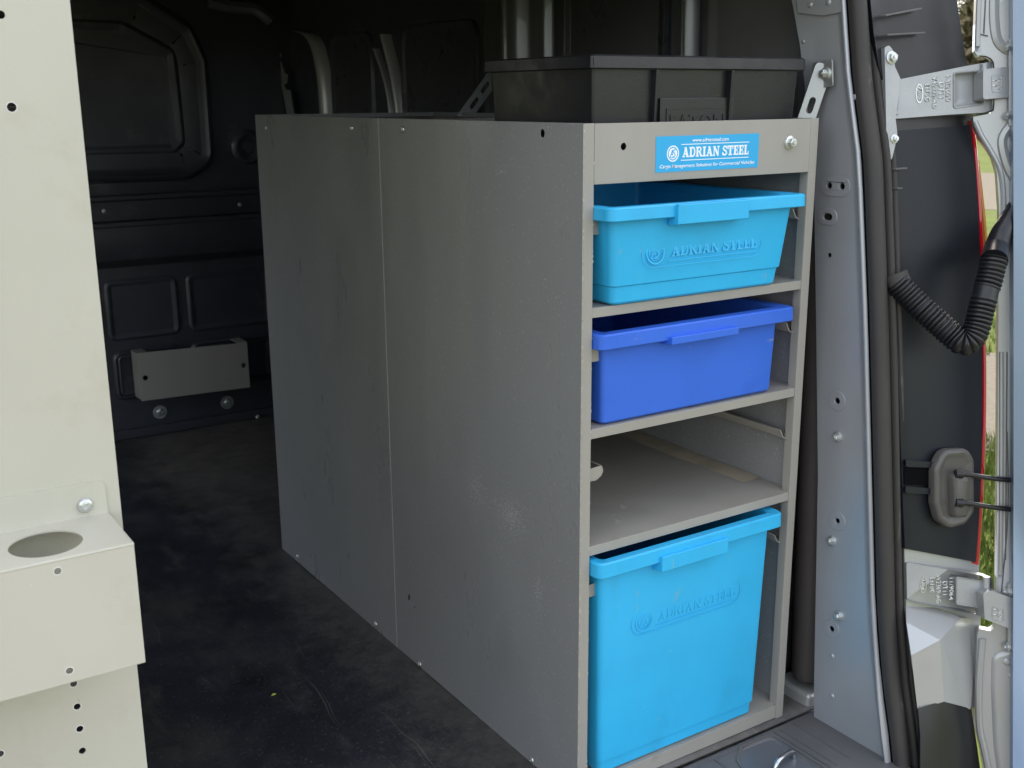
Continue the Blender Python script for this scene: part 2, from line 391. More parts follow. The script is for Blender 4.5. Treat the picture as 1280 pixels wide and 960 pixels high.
def loft(bm, loops, cap0=True, cap1=True):
    rings = [[bm.verts.new(p) for p in lp] for lp in loops]; n = len(rings[0])
    for a, b in zip(rings, rings[1:]):
        for k in range(n): bm.faces.new([a[k], a[(k+1) % n], b[(k+1) % n], b[k]])
    if cap0: bm.faces.new(rings[0])
    if cap1: bm.faces.new(list(reversed(rings[-1])))
    return bm
def frm(o, u, n):
    u = Vector(u).normalized(); n = Vector(n).normalized(); v = n.cross(u); return (Vector(o), u, v, n)
def Wf(fr, a=0, b=0, h=0):
    o, u, v, n = fr; m_ = Matrix((u, v, n)).transposed().to_4x4(); m_.translation = o+u*a+v*b+n*h; return m_
# lettering --------------------------------------------------------
def text(name, s, mt, parent, fr, cx, cy, w, h=None, ext=.0003, z=0, shear=0, off=0, rot=0, sx=None):
    cu = bpy.data.curves.new('t', 'FONT'); cu.body = s; cu.size = 1; cu.extrude = .0; cu.shear = shear; cu.offset = off
    cu.resolution_u = 3; cu.align_x = 'LEFT'
    to = bpy.data.objects.new('t', cu); COL.objects.link(to)
    dg = bpy.context.evaluated_depsgraph_get(); me = bpy.data.meshes.new_from_object(to.evaluated_get(dg))
    bpy.data.objects.remove(to); bm = B(); bm.from_mesh(me); bpy.data.meshes.remove(me)
    xs = [v_.co.x for v_ in bm.verts]; ys = [v_.co.y for v_ in bm.verts]
    x0, x1, y0, y1 = min(xs), max(xs), min(ys), max(ys)
    kx = w/(x1-x0); ky = (h/(y1-y0)) if h else kx
    for v_ in bm.verts: v_.co = Vector(((v_.co.x-(x0+x1)/2)*kx, (v_.co.y-(y0+y1)/2)*ky, 0))
    r = bmesh.ops.extrude_face_region(bm, geom=bm.faces[:]); nv = [g for g in r['geom'] if isinstance(g, bmesh.types.BMVert)]
    bmesh.ops.translate(bm, verts=nv, vec=(0, 0, ext))
    W = Wf(fr, cx, cy, z) @ Matrix.Rotation(rot, 4, 'Z')
    return obj(name, bm, mt, parent, W=W)
def slab(s):
    """heavy slab-serif capitals out of strokes; returns list of quads and the width (cap height 1)"""
    Q = []; x = 0
    def rc(a, b, c, d): Q.append([(x+a, c), (x+b, c), (x+b, d), (x+a, d)])
    def ln(p, q, w):
        dx, dy = q[0]-p[0], q[1]-p[1]; l = math.hypot(dx, dy); nx, ny = -dy/l*w/2, dx/l*w/2
        Q.append([(x+p[0]+nx, p[1]+ny), (x+q[0]+nx, q[1]+ny), (x+q[0]-nx, q[1]-ny), (x+p[0]-nx, p[1]-ny)])
    def pl(pts, w):
        for a, b in zip(pts, pts[1:]): ln(a, b, w)
    for ch in s:
        if ch == 'A':
            ln((.16, .05), (.42, .98), .13); ln((.40, .98), (.68, .05), .24); rc(.24, .6, .26, .38); rc(0, .32, 0, .13); rc(.5, .88, 0, .13); rc(.26, .5, .87, 1); w = .92
        elif ch == 'D':
            rc(.1, .33, 0, 1); rc(0, .4, 0, .13); rc(0, .4, .87, 1); pl([(.36, .935), (.56, .92), (.7, .75), (.74, .5), (.7, .25), (.56, .08), (.36, .065)], .17); w = .88
        elif ch == 'R':
            rc(.1, .33, 0, 1); rc(0, .42, 0, .13); rc(0, .4, .87, 1); pl([(.36, .935), (.6, .92), (.7, .74), (.62, .54), (.36, .5)], .15); ln((.5, .52), (.74, .05), .22); rc(.62, .92, 0, .13); w = .94
        elif ch == 'I': rc(.1, .34, 0, 1); rc(0, .44, 0, .13); rc(0, .44, .87, 1); w = .5
        elif ch == 'N':
            rc(.1, .22, 0, 1); rc(.68, .8, 0, 1); ln((.17, .95), (.73, .05), .24); rc(0, .32, 0, .13); rc(0, .3, .87, 1); rc(.58, .9, .87, 1); w = .96
        elif ch == 'S':
            pl([(.64, .76), (.52, .91), (.32, .93), (.14, .8), (.17, .62), (.5, .45), (.62, .3), (.56, .12), (.34, .06), (.16, .1), (.07, .27)], .18); rc(0, .1, .02, .36); rc(.6, .7, .66, .98); w = .76
        elif ch == 'T': rc(0, .78, .86, 1); rc(0, .12, .62, .9); rc(.66, .78, .62, .9); rc(.27, .51, 0, 1); rc(.14, .64, 0, .13); w = .84
        elif ch == 'E':
            rc(.1, .33, 0, 1); rc(0, .68, 0, .14); rc(0, .66, .86, 1); rc(.3, .52, .44, .56); rc(.58, .68, 0, .33); rc(.56, .66, .68, 1); rc(.46, .54, .34, .66); w = .75
        elif ch == 'L': rc(.1, .33, 0, 1); rc(0, .66, 0, .14); rc(0, .42, .87, 1); rc(.57, .67, 0, .36); w = .72
        else: w = .34
        x += w
    return Q, x-.06
def slab_text(name, s, mt, parent, fr, cx, cy, w, h, ext, z=0):
    Q, W_ = slab(s); bm = B(); kx = w/W_
    for i, q in enumerate(Q):
        t = ext+i*.0000025
        a = [bm.verts.new(((p[0]-W_/2)*kx, (p[1]-.5)*h, 0)) for p in q]; b = [bm.verts.new((v_.co.x, v_.co.y, t)) for v_ in a]
        bm.faces.new(b)
        for k in range(4): bm.faces.new([a[k], a[(k+1) % 4], b[(k+1) % 4], b[k]])
    return obj(name, bm, mt, parent, W=Wf(fr, cx, cy, z))
def ring(name, mt, parent, fr, outer, inner, ext, z=0, **k):
    return plate(name, mt, parent, fr, outer, [inner], t=ext, z=z+ext, **k)
def emblem(parent, fr, cx, cy, r, mt, mt2, ext, z, filled):
    bm = B()
    add_plate(bm, fr, circ(cx, cy, r, 28), [circ(cx, cy, r*.84, 28)], ext, z+ext)
    if filled: add_plate(bm, fr, circ(cx, cy, r*.70, 24), [], ext, z+ext)
    else: add_plate(bm, fr, circ(cx, cy, r*.72, 24), [circ(cx, cy, r*.66, 24)], ext, z+ext)
    obj('emblem', bm, mt, parent)
    bm = B(); z2 = z + (ext if filled else 0); i = 0
    def st(p, q, w):
        nonlocal i
        dx, dy = q[0]-p[0], q[1]-p[1]; l = math.hypot(dx, dy); nx, ny = -dy/l*w/2, dx/l*w/2
        pp = [(cx+(a+e*nx)*r, cy+(b+e*ny)*r) for a, b, e in ((p[0], p[1], 1), (q[0], q[1], 1), (q[0], q[1], -1), (p[0], p[1], -1))]
        pp = [(cx+(p[0]+nx)*r, cy+(p[1]+ny)*r), (cx+(q[0]+nx)*r, cy+(q[1]+ny)*r), (cx+(q[0]-nx)*r, cy+(q[1]-ny)*r), (cx+(p[0]-nx)*r, cy+(p[1]-ny)*r)]
        i += 1; add_plate(bm, fr, pp, [], ext, z2+ext+i*.000004)
    S_ = [(.42, .42), (.26, .5), (.08, .42), (.06, .22), (.3, -.02), (.34, -.24), (.16, -.4), (-.08, -.4)]
    for a, b in zip(S_, S_[1:]): st(a, b, .13)
    A_ = [(-.44, -.42), (-.1, .5)]; st(*A_, .12); st((-.1, .5), (-.06, -.2), .12); st((-.34, -.12), (-.06, -.12), .09); st((-.5, -.46), (.3, -.5), .08)
    obj('monogram', bm, mt2, parent)

# hardware ------------------------------------------------------------
def bolt_mesh(kind):
    bm = B()
    def cyl(r0, r1, z0, z1, n, top=True):
        a = [bm.verts.new((r0*math.cos(2*math.pi*i/n), r0*math.sin(2*math.pi*i/n), z0)) for i in range(n)]
        b = [bm.verts.new((r1*math.cos(2*math.pi*i/n), r1*math.sin(2*math.pi*i/n), z1)) for i in range(n)]
        for i in range(n): bm.faces.new([a[i], a[(i+1) % n], b[(i+1) % n], b[i]])
        if top: bm.faces.new(b)
    if kind == 'hex':            # unit radius = flange radius
        cyl(1, .95, 0, .22, 20); cyl(.93, .72, .22, .32, 20); cyl(.66, .66, .3, .85, 6); cyl(.62, .5, .85, .93, 6); cyl(.28, .26, .9, 1.12, 10)
    elif kind == 'pan':
        for r0, r1, z0, z1 in ((1, .98, 0, .15), (.98, .85, .15, .38), (.85, .6, .38, .52)): cyl(r0, r1, z0, z1, 20, False)
        cyl(.6, .34, .52, .57, 20, False); cyl(.34, .22, .57, .40, 12)
    elif kind == 'washer':
        cyl(1, .97, 0, .12, 24); cyl(.55, .5, .12, .3, 20, False); cyl(.5, .28, .3, .4, 20, False); cyl(.28, .2, .4, .2, 6)
    elif kind == 'rivet':
        cyl(1, .8, 0, .3, 12, False); cyl(.8, .3, .3, .45, 12)
    bmesh.ops.recalc_face_normals(bm, faces=bm.faces)
    me = bpy.data.meshes.new(kind+'_head'); bm.to_mesh(me); bm.free(); me.materials.append(M['zinc'])
    for p in me.polygons: p.use_smooth = True
    me.set_sharp_from_angle(angle=R(32)); return me
HEAD = {k: bolt_mesh(k) for k in ('hex', 'pan', 'washer', 'rivet')}
def bolt(parent, fr, a, b, r, kind='hex', h=0, name='bolt', tilt=None):
    o = bpy.data.objects.new(name, HEAD[kind])
    W = Wf(fr, a, b, h) @ Matrix.Rotation(random.uniform(0, 3), 4, 'Z') @ Matrix.Scale(r, 4)
    return link(o, parent, W)

# =====================================================================================  SETTING
GZ = -.56
bm = B()
n = 40
for i in range(n+1):
    for j in range(n+1): bm.verts.new((-120+240*i/n, -120+240*j/n, GZ+.0))
bm.verts.ensure_lookup_table()
for i in range(n):
    for j in range(n): bm.faces.new([bm.verts[i*(n+1)+j], bm.verts[(i+1)*(n+1)+j], bm.verts[(i+1)*(n+1)+j+1], bm.verts[i*(n+1)+j+1]])
tag(obj('ground', bm, 'ground'), kind='structure')
def strip_xy(name, pts, mt, z):
    bm = B(); f = [bm.verts.new((p[0], p[1], z)) for p in pts]; bm.faces.new(f); return obj(name, bm, mt)
def gpt(px, py): p = atz(px, py, GZ); return p
def band(d0, d1, w=30):
    dv = Vector((math.sin(R(56)), math.cos(R(56)), 0)); sd = Vector((dv.y, -dv.x, 0)); c = Vector((CAM.x, CAM.y, 0))
    pts = []
    for s, d in ((-1, d0), (1, d0), (1, d1), (-1, d1)): pts.append(c+dv*d+sd*s*w)
    return pts
tag(strip_xy('gravel_track', band(5.9, 8.3), 'gravel', GZ+.006), kind='structure')
tag(strip_xy('gravel_road', band(19, 28), 'gravel', GZ+.006), kind='structure')
tag(strip_xy('bounce_gravel', [(-9, -9), (1.3, -9), (1.3, 3.5), (-9, 3.5)], 'gravel', GZ+.006), kind='structure')  # unseen gravel added around and behind the van to bounce light inside
# grass blades where the gap between van and door looks through
bm = B()
for i in range(16000):
    d = random.uniform(3.2, 6.1) if i % 3 else random.uniform(8.2, 15)
    a = R(random.uniform(49, 63)); x = CAM.x+d*math.sin(a); y = CAM.y+d*math.cos(a); h = random.uniform(.03, .08)*(1+d*.03)
    t = random.uniform(0, 6.28); w = .0035*(1+d*.1); lx, ly = random.uniform(-.03, .03), random.uniform(-.03, .03)
    v0 = bm.verts.new((x-w*math.cos(t), y-w*math.sin(t), GZ)); v1 = bm.verts.new((x+w*math.cos(t), y+w*math.sin(t), GZ)); v2 = bm.verts.new((x+lx, y+ly, GZ+h))
    bm.faces.new([v0, v1, v2])
tag(obj('grass', bm, 'grass'), kind='stuff', label='short sunlit grass beside the van', cat='grass')

def tree(x, y, h, rad, label, lm, seed, trunk_r=.14, low=.25):
    rnd = random.Random(seed)
    t = thing('tree', label, 'tree', (x, y, GZ), 'trees beyond the grass')
    bm = B(); path = spline([(x, y, GZ-.05), (x+.1, y+.05, GZ+h*.3), (x-.05, y, GZ+h*.6), (x+.1, y+.1, GZ+h*.95)], 5)
    sweep(bm, path, lambda q: trunk_r*(1-.8*q)+.01, 9)
    for k in range(14):
        z = GZ+h*rnd.uniform(low, .85); a = rnd.uniform(0, 6.28); L_ = rad*rnd.uniform(.6, 1)
        sweep(bm, spline([(x, y, z), (x+math.cos(a)*L_*.5, y+math.sin(a)*L_*.5, z+.25), (x+math.cos(a)*L_, y+math.sin(a)*L_, z+rnd.uniform(.1, .8))], 3), lambda q: .035*(1-.8*q)+.004, 6)
    obj('trunk', bm, 'bark', t, smooth=True)
    bm = B(); cl = [(rnd.uniform(0, 6.28), rnd.uniform(.1, 1), rnd.uniform(low, 1)) for _ in range(46)]
    for a, rr_, zz in cl:
        rz = rad*math.sin(math.pi*min(.98, max(.15, .15+.85*(zz-low)/(1-low)*.9)))*rr_
        c = Vector((x+math.cos(a)*rz, y+math.sin(a)*rz, GZ+h*zz)); s = rad*rnd.uniform(.16, .3)
        for k in range(190):
            p = c+Vector((rnd.gauss(0, s), rnd.gauss(0, s), rnd.gauss(0, s*.8)))
            d1 = Vector((rnd.gauss(0, 1), rnd.gauss(0, 1), rnd.gauss(0, 1)-.5)).normalized()*rnd.uniform(.16, .32); d2 = d1.cross(Vector((rnd.gauss(0, 1), rnd.gauss(0, 1), rnd.gauss(0, 1)))).normalized()*.03
            bm.faces.new([bm.verts.new(p), bm.verts.new(p+d1*.5+d2), bm.verts.new(p+d1), bm.verts.new(p+d1*.5-d2)])
    obj('crown', bm, lm, t)
def pol(d, az): return (CAM.x+d*math.sin(R(az)), CAM.y+d*math.cos(R(az)))
tree(*pol(56, 55.0), 11, 4.0, 'leafy green tree with thin trunk seen above the upper hinge', 'leaf', 1, low=.12)
tree(*pol(64, 53.6), 13, 4.5, 'dry brown leaved tree behind the green tree', 'drygrass', 2, low=.05)
tree(*pol(62, 58.5), 13, 4.5, 'green tree at the right of the dry brown one', 'leaf', 3, low=.08)
def hedge(name, label, d, a0, a1, h, mt, cnt, seed):
    rnd = random.Random(seed); t = thing(name, label, 'hedge', (*pol(d, (a0+a1)/2), GZ))
    bm = B()
    for i in range(16):
        x, y = pol(d+rnd.uniform(-.5, .5), a0+(a1-a0)*i/15)
        sweep(bm, spline([(x, y, GZ-.02), (x+rnd.uniform(-.2, .2), y, GZ+h*.5), (x+rnd.uniform(-.4, .4), y+rnd.uniform(-.3, .3), GZ+h*.9)], 3), lambda q: .05*(1-.8*q)+.006, 6)
    obj('stems', bm, 'bark', t, smooth=True)
    bm = B()
    for k in range(cnt):
        a = rnd.uniform(a0, a1); x, y = pol(d+rnd.gauss(0, .7), a); hh = h*(.8+.2*math.sin(a*3)+.1*math.sin(a*9))
        p = Vector((x, y, GZ+hh*rnd.random()**.8)); d1 = Vector((rnd.gauss(0, .6), rnd.gauss(0, .6), rnd.gauss(.3, 1))).normalized()*rnd.uniform(.35, .7)
        d2 = d1.cross(Vector((rnd.gauss(0, 1), rnd.gauss(0, 1), rnd.gauss(0, 1))))  .normalized()*.12
        bm.faces.new([bm.verts.new(p), bm.verts.new(p+d1*.5+d2), bm.verts.new(p+d1), bm.verts.new(p+d1*.5-d2)])
    obj('foliage', bm, mt, t)
hedge('hedge', 'tall dry brown thicket behind the upper hinge', 55, 50, 60, 6.2, 'drygrass', 15000, 11)
hedge('hedge', 'low green bushes in front of the dry brown thicket', 52, 50, 60, 2.6, 'leaf', 7000, 12)
tree(*pol(66, 50), 14, 5, 'tall green tree farthest to the left beyond the grass', 'leaf', 4, low=.05)

# =====================================================================================  VAN
van = thing('cargo_van', 'silver cargo van with black interior, seen through its open rear door', 'van', (-.2, 1.2, GZ))
RW = .64; LW = -1.10; BY = 2.68; TOP = 1.62
box('cargo_floor', 'vandark', van, LW, RW+.02, -.20, BY+.02, -.09, -.008, 0)
# closing panels of the body
box('roof', 'bounce_lining', van, LW-.04, RW+.14, -.05, BY+.1, TOP, TOP+.03, .01)
FLS = frm((LW, 0, 0), (0, -1, 0), (1, 0, 0))
if FLS[2].z < 0: FLS = frm((LW, 0, 0), (0, 1, 0), (1, 0, 0))
sl_ = FLS[1].y
ls_ = plate('left_side', 'bounce_lining', van, FLS, [(sl_*-.1, -.3), (sl_*(BY+.1), -.3), (sl_*(BY+.1), TOP), (sl_*-.1, TOP)], [rounded([(sl_*1.58, .012), (sl_*2.36, .012), (sl_*2.36, 1.44), (sl_*1.58, 1.44)], .06, 5)], t=.04)  # door-sized opening is added out of view to let light inside
box('right_side_skin', 'van', van, .84, .87, .05, BY+.1, -.3, TOP, 0)
box('underbody', 'black', van, LW, .8, -.12, BY+.1, -.36, -.1, 0)
box('roof_header', 'vandark', van, LW, RW, -.03, .03, 1.5, TOP-.002, .01)
# side wall: dark liner with pressed ribs
FX = frm((RW, 0, 0), (0, -1, 0), (-1, 0, 0))    # u=-y, v = n x u
def fx(y, z): return (-y, z)
def chk(fr):
    return fr
# make sure v points up
if FX[2].z < 0: FX = (FX[0], -FX[1], -FX[2], FX[3])
SGN = 1 if FX[1].y > 0 else -1
sw = box('side_wall', 'trim', van, RW, RW+.02, .12, BY, -.02, TOP, 0)
def side_tr(pts, r=.03):
    return rounded([uv2(FX, atx(p[0], p[1], RW)) for p in pts], r)
def yz(y, z): return (SGN*y, z)
def side_panel(y0, y1, z0, z1, mt='glass', r=.06, h=.012, lab=None):
    o = relief('side_liner', mt, van, (FX[0]+FX[3]*.0005, FX[1], FX[2], FX[3]), rounded([yz(y0, z0), yz(y1, z0), yz(y1, z1), yz(y0, z1)], r, 8), [(0, 0), (.004, h), (.014, h), (.022, h-.006), (.03, h-.006)])
    return o
side_panel(.55, .93, .75, 1.55); side_panel(1.33, 1.78, .75, 1.42); side_panel(1.98, 2.30, .75, 1.42); side_panel(.14, .42, .80, 1.55, 'plast')
def rib(name, pts_c, w, h, mt):
    """half-round vertical rib on the side wall through (y,z) points"""
    bm = B(); path = spline([(RW+.004, p[0], p[1]) for p in pts_c], 6)
    rings = []
    for i, p in enumerate(path):
        ww = w
        rings.append([bm.verts.new((RW - h*math.sin(math.pi*k/8)**.7, p.y+ww*(k/8-.5), p.z)) for k in range(9)])
    for a, b in zip(rings, rings[1:]):
        for k in range(8): bm.faces.new([a[k], a[k+1], b[k+1], b[k]])
    bm.faces.new(rings[0]); bm.faces.new(rings[-1])
    return obj(name, bm, mt, van, smooth=True)
rib('body_rib', [(2.36, .6), (2.35, 1.15), (2.38, 1.34), (2.45, 1.42), (2.6, 1.45)], .085, .035, 'silver')
rib('body_rib', [(1.78, .6), (1.79, 1.15), (1.88, 1.40)], .045, .028, 'silver')
rib('body_rib', [(1.85, .6), (1.85, 1.15), (1.95, 1.36)], .02, .02, 'silver')
rib('body_rib', [(.475, .6), (.475, 1.3), (.49, 1.6)], .045, .03, 'pilpaint')
# the broad middle pillar: shaped section, with pressed slots
bm = B(); rings = []
sec = [(0, 0), (.012, .022), (.03, .033), (.07, .04), (.11, .044), (.135, .050), (.155, .068), (.18, .082), (.205, .088), (.228, .082), (.245, .064), (.258, .044), (.272, .034), (.295, .030), (.305, .018), (.31, 0)]
for z in (0.5, 1.1, 1.25, 1.33, 1.45, 1.62):
    k = 0.02*math.sin((z-.9)*3)
    rings.append([bm.verts.new((RW-q[1], 1.27-q[0]+k, z)) for q in sec])
for a, b in zip(rings, rings[1:]):
    for k in range(len(sec)-1): bm.faces.new([a[k], a[k+1], b[k+1], b[k]])
pil = obj('middle_pillar', bm, 'pilpaint', van, smooth=80)
FP = frm((RW-.052, 0, 0), (0, 1, 0), (-1, 0, 0))
if FP[2].z < 0: FP = frm((RW-.052, 0, 0), (0, -1, 0), (-1, 0, 0))
sg = FP[1].y
for (qx, qy) in ((628, 25), (634, 42)):
    p = atx(qx, qy, RW-.05)
    relief('pressed_slot', 'vandark', pil, FP, slot(sg*p.y, p.z, .03, .012, R(75)*sg), [(-.004, -.004), (0, .004), (.004, .004), (.007, -.004)])
# slotted stand-off bracket in the far corner
br = [(344, 62), (350, 62), (352, 72), (358, 90), (362, 110), (358, 112), (366, 143), (358, 200), (352, 200), (354, 143)]
F6 = frm((.60, 0, 0), (0, 1, 0), (-1, 0, 0))
if F6[2].z < 0: F6 = frm((.60, 0, 0), (0, -1, 0), (-1, 0, 0))
q = [uv2(F6, atx(a, b, .60)) for a, b in [(343, 60), (348, 60), (351, 70), (349, 73), (356, 92), (359, 93), (358, 104), (354, 106), (357, 112), (362, 113), (368, 150), (376, 200), (368, 200), (360, 150)]]
plate('slotted_bracket', 'silver', van, F6, q, t=.004)

# bulkhead --------------------------------------------------------------
bulk = box('bulkhead', 'trim', van, LW, RW, BY, BY+.03, -.02, TOP, 0)
FBK = frm((0, BY-.0005, 0), (1, 0, 0), (0, -1, 0))
def bt(pts, r): return rounded([uv2(FBK, aty(p[0], p[1], BY)) + tuple(p[2:]) for p in pts], r, 8)
big = rounded([(-.62, .945), (.223, .935), (.315, .99), (.316, 1.34), (.27, 1.455), (.10, 1.56), (-.62, 1.56)], .07, 8)
relief('pressed_frame', 'trim', bulk, FBK, big, [(-.012, 0), (0, .022), (.012, .026), (.028, .010), (.04, .008), (.085, .012), (.10, -.0002+.004), (.13, .004)])
inn = rounded([(-.50, 1.03), (.175, 1.028), (.213, 1.06), (.203, 1.37), (.03, 1.46), (-.50, 1.47)], .03, 8)
relief('pressed_panel', 'trim', bulk, (FBK[0]+FBK[3]*.0045, *FBK[1:]), inn, [(-.012, 0), (0, .010), (.006, .011), (.02, .004), (.03, .003)])
# ledge with its bolts
for z0, z1, d in ((.775, .795, .05), (.865, .885, .03)):
    box('ledge', 'trim', bulk, LW, RW-.01, BY-d, BY-.001, z0, z1, .006)
box('ledge', 'trim', bulk, LW, RW-.01, BY-.018, BY-.001, .795, .865, .003)
bm = B(); loft(bm, [[(LW, BY-.001, .80), (LW, BY-.05, .775), (LW, BY-.06, .72), (LW, BY-.04, .66), (LW, BY-.001, .63)], [(RW-.01, BY-.001, .80), (RW-.01, BY-.05, .775), (RW-.01, BY-.06, .72), (RW-.01, BY-.04, .66), (RW-.01, BY-.001, .63)]])
obj('rolled_ledge', bm, 'trim', bulk, smooth=30)
FL = frm((0, BY-.019, 0), (1, 0, 0), (0, -1, 0))
for x, z in ((-.087, .833), (.402, .828)): bolt(bulk, FL, x, z, .008, 'hex')
for i, (x0, x1) in enumerate(((-.42, -.13), (-.105, .145), (.188, .50))):
    relief('pressed_panel', 'trim', bulk, FBK, rr(x0, x1, .372, .582, .025), [(-.006, 0), (0, .008), (.007, .009), (.017, .001), (.021, .001)])
for i, (x0, x1) in enumerate(((-.42, -.14), (-.10, .14), (.185, .50))):
    relief('pressed_panel', 'trim', bulk, FBK, rr(x0, x1, .15, .325, .03), [(-.006, 0), (0, .010), (.006, .012), (.011, .006), (.018, .012), (.026, .003)])
relief('speaker_ring', 'trim', bulk, FBK, circ(.455, 1.035, .055, 28), [(-.01, 0), (0, .012), (.008, .014), (.02, .002), (.03, .002), (.034, .009), (.044, .009)])
box('kick_rail', 'trim', bulk, LW, RW-.01, BY-.02, BY-.001, .0, .035, .004)
FK = frm((0, BY-.003, 0), (1, 0, 0), (0, -1, 0))
for px, py in ((200, 515), (284, 503)):
    p = aty(px, py, BY-.003); bolt(bulk, FK, p.x, p.z, .026, 'washer', name='washer_bolt')
p = atz(152, 546, .01); bolt(bulk, frm(p, (1, 0, 0), (0, -.5, 1)), 0, 0, .009, 'pan')
p = atz(322, 521, .01); bolt(bulk, frm(p, (1, 0, 0), (0, -.5, 1)), 0, 0, .009, 'pan')
# lit roof edge trim over the bulkhead
bm = B(); sweep(bm, spline([aty(262, 2, BY-.03), aty(285, 8, BY-.03), aty(315, 11, BY-.04), aty(330, 19, BY-.05), aty(338, 26, BY-.05)], 5), (.022), 8)
obj('roof_trim', bm, 'vandark', van, smooth=True)

# floor mat
bm = B(); nx, ny = 30, 60
for i in range(nx+1):
    for j in range(ny+1):
        x = LW+.005+(RW-LW-.01)*i/nx; y = -.012+(BY+.004)*j/ny
        bm.verts.new((x, y, -.002+.0014*math.sin(x*9+y*4)*math.cos(y*5-x*3)))
bm.verts.ensure_lookup_table()
for i in range(nx):
    for j in range(ny): bm.faces.new([bm.verts[i*(ny+1)+j], bm.verts[(i+1)*(ny+1)+j], bm.verts[(i+1)*(ny+1)+j+1], bm.verts[i*(ny+1)+j+1]])
fm = obj('floor_mat', bm, 'mat', smooth=True); so_ = fm.modifiers.new('t', 'SOLIDIFY'); so_.thickness = .005; so_.offset = -1
tag(fm, 'scratched black rubber mat covering the van floor', 'floor mat')

# sill plate with latch recess -------------------------------------------
sill = None
FS = frm((0, 0, -.004), (1, 0, 0), (0, 0, 1))
so_l = [(-1.0, -.30), (.60, -.30, .03), (.612, -.235, .02), (.578, -.16), (.577, -.03), (-1.0, -.03)]
outer = [(-1.0, -.30), (.55, -.30), (.585, -.27), (.585, -.20), (.572, -.15), (.572, -.014), (-1.0, -.014)]
rec = rounded([(.372, -.030), (.446, -.033), (.446, -.165), (.300, -.165), (.335, -.06)], .012, 3)
sill = plate('sill_plate', 'plast', van, FS, outer, [rec], t=.004, bevel=.0015)
bm = B()
r1 = [Vector((p[0], p[1], -.006)) for p in rec]; c = sum(r1, Vector())/len(r1)
r2 = [c+(p-c)*.62+Vector((0, 0, -.024)) for p in r1]
loft(bm, [r1, r2], False, True); obj('latch_recess', bm, 'plast', sill, bevel=.002)
ring('recess_frame', 'plast', sill, (FS[0]+FS[3]*.0002, *FS[1:]), [(c.x+(p[0]-c.x)*1.13, c.y+(p[1]-c.y)*1.11) for p in rec], [(c.x+(p[0]-c.x)*1.05, c.y+(p[1]-c.y)*1.04) for p in rec], .0022)
box('sill_lip', 'plast', sill, -1.0, .56, -.32, -.295, -.10, -.006, .006)
for x in (.515, .462, .478): box('tread_groove', 'plast', sill, x-.0012, x+.0012, -.17, -.025, -.0045, -.0022, 0)
for x in (.30, .26, .22, .18, .14, .10): box('tread_groove', 'plast', sill, x-.0015, x+.0015, -.28, -.03, -.0045, -.0022, 0)
bm = B(); y0 = -.106
sweep(bm, spline([(.372, y0-.006, -.03), (.374, y0-.006, -.004), (.385, y0-.004, .008), (.41, y0, .0095), (.428, y0+.002, .006), (.433, y0+.002, -.006), (.434, y0+.002, -.03)], 6), .0052, 12)
st = obj('latch_striker', bm, 'chrome', sill, smooth=True)
box('striker_base', 'chrome', sill, .36, .446, y0-.018, y0+.016, -.030, -.025, .001)
box('edge_gap', 'carpet', van, -1.0, .57, -.016, -.0135, -.03, -.006, 0)
# fuzzy carpet edge
bm = B()
for i in range(2600):
    x = random.uniform(-.1, .60); y = random.uniform(-.017, -.006) if x < .51 else random.uniform(-.017, .05)
    p = Vector((x, y, -.006)); d = Vector((random.gauss(0, .004), random.gauss(0, .004), random.uniform(.002, .007)))
    bm.faces.new([bm.verts.new(p), bm.verts.new(p+Vector((.0006, .0004, 0))), bm.verts.new(p+d)])
tag(obj('carpet_edge', bm, 'carpet', van), kind='stuff')

# rear corner pillar (raked) ----------------------------------------------
pil_z = [-.03, .05, .15, .35, .6, .85, 1.1, 1.3, 1.50]
def y_edge(z):      # rear edge of the pillar against the seal
    pts = [(-.05, -.222), (.02, -.21), (.075, -.196), (.15, -.176), (.284, -.151), (.527, -.121), (.819, -.085), (1.098, -.046), (1.234, -.011), (1.37, .013), (1.6, .05)]
    for (a, b), (c_, d) in zip(pts, pts[1:]):
        if z <= c_: return b+(d-b)*(z-a)/(c_-a)
    return pts[-1][1]
PX = .57
FPI = frm((PX, 0, 0), (0, 1, 0), (-1, 0, 0))
if FPI[2].z < 0: FPI = frm((PX, 0, 0), (0, -1, 0), (-1, 0, 0))
sg = FPI[1].y
holes = []; boss = []
def pz(px, py): p = atx(px, py, PX); return sg*p.y, p.z
for (px, py, r) in ((1037, 232, .0062), (1053, 233, .0062), (1047, 501, .0065), (1047, 651, .0055), (1040, 786, .0062)):
    a, b = pz(px, py); holes.append(circ(a, b, r*.9, 14)); 
    if px == 1037: boss.append(('pair', a, b))
    elif px != 1053: boss.append(('one', a, b))
a, b = pz(1037, 319); holes.append(circ(a, b, .0045, 12))
a, b = pz(1035, 271); holes.append(slot(a, b, .008, .006)); boss.append(('slot', a, b))
zz = [-.02+1.6*i/24 for i in range(25)]
outer = [(sg*(y_edge(z)+.018), z) for z in zz] + [(sg*.20, 1.58), (sg*.109, 1.3), (sg*.060, 1.1), (sg*.030, .8), (sg*.001, .5), (sg*-.024, .07), (sg*-.03, -.02)]
pillar = plate('corner_pillar', 'van', van, FPI, outer, holes, t=.002)
plate('pillar_backing', 'black', pillar, FPI, outer, t=.002, z=-.022)
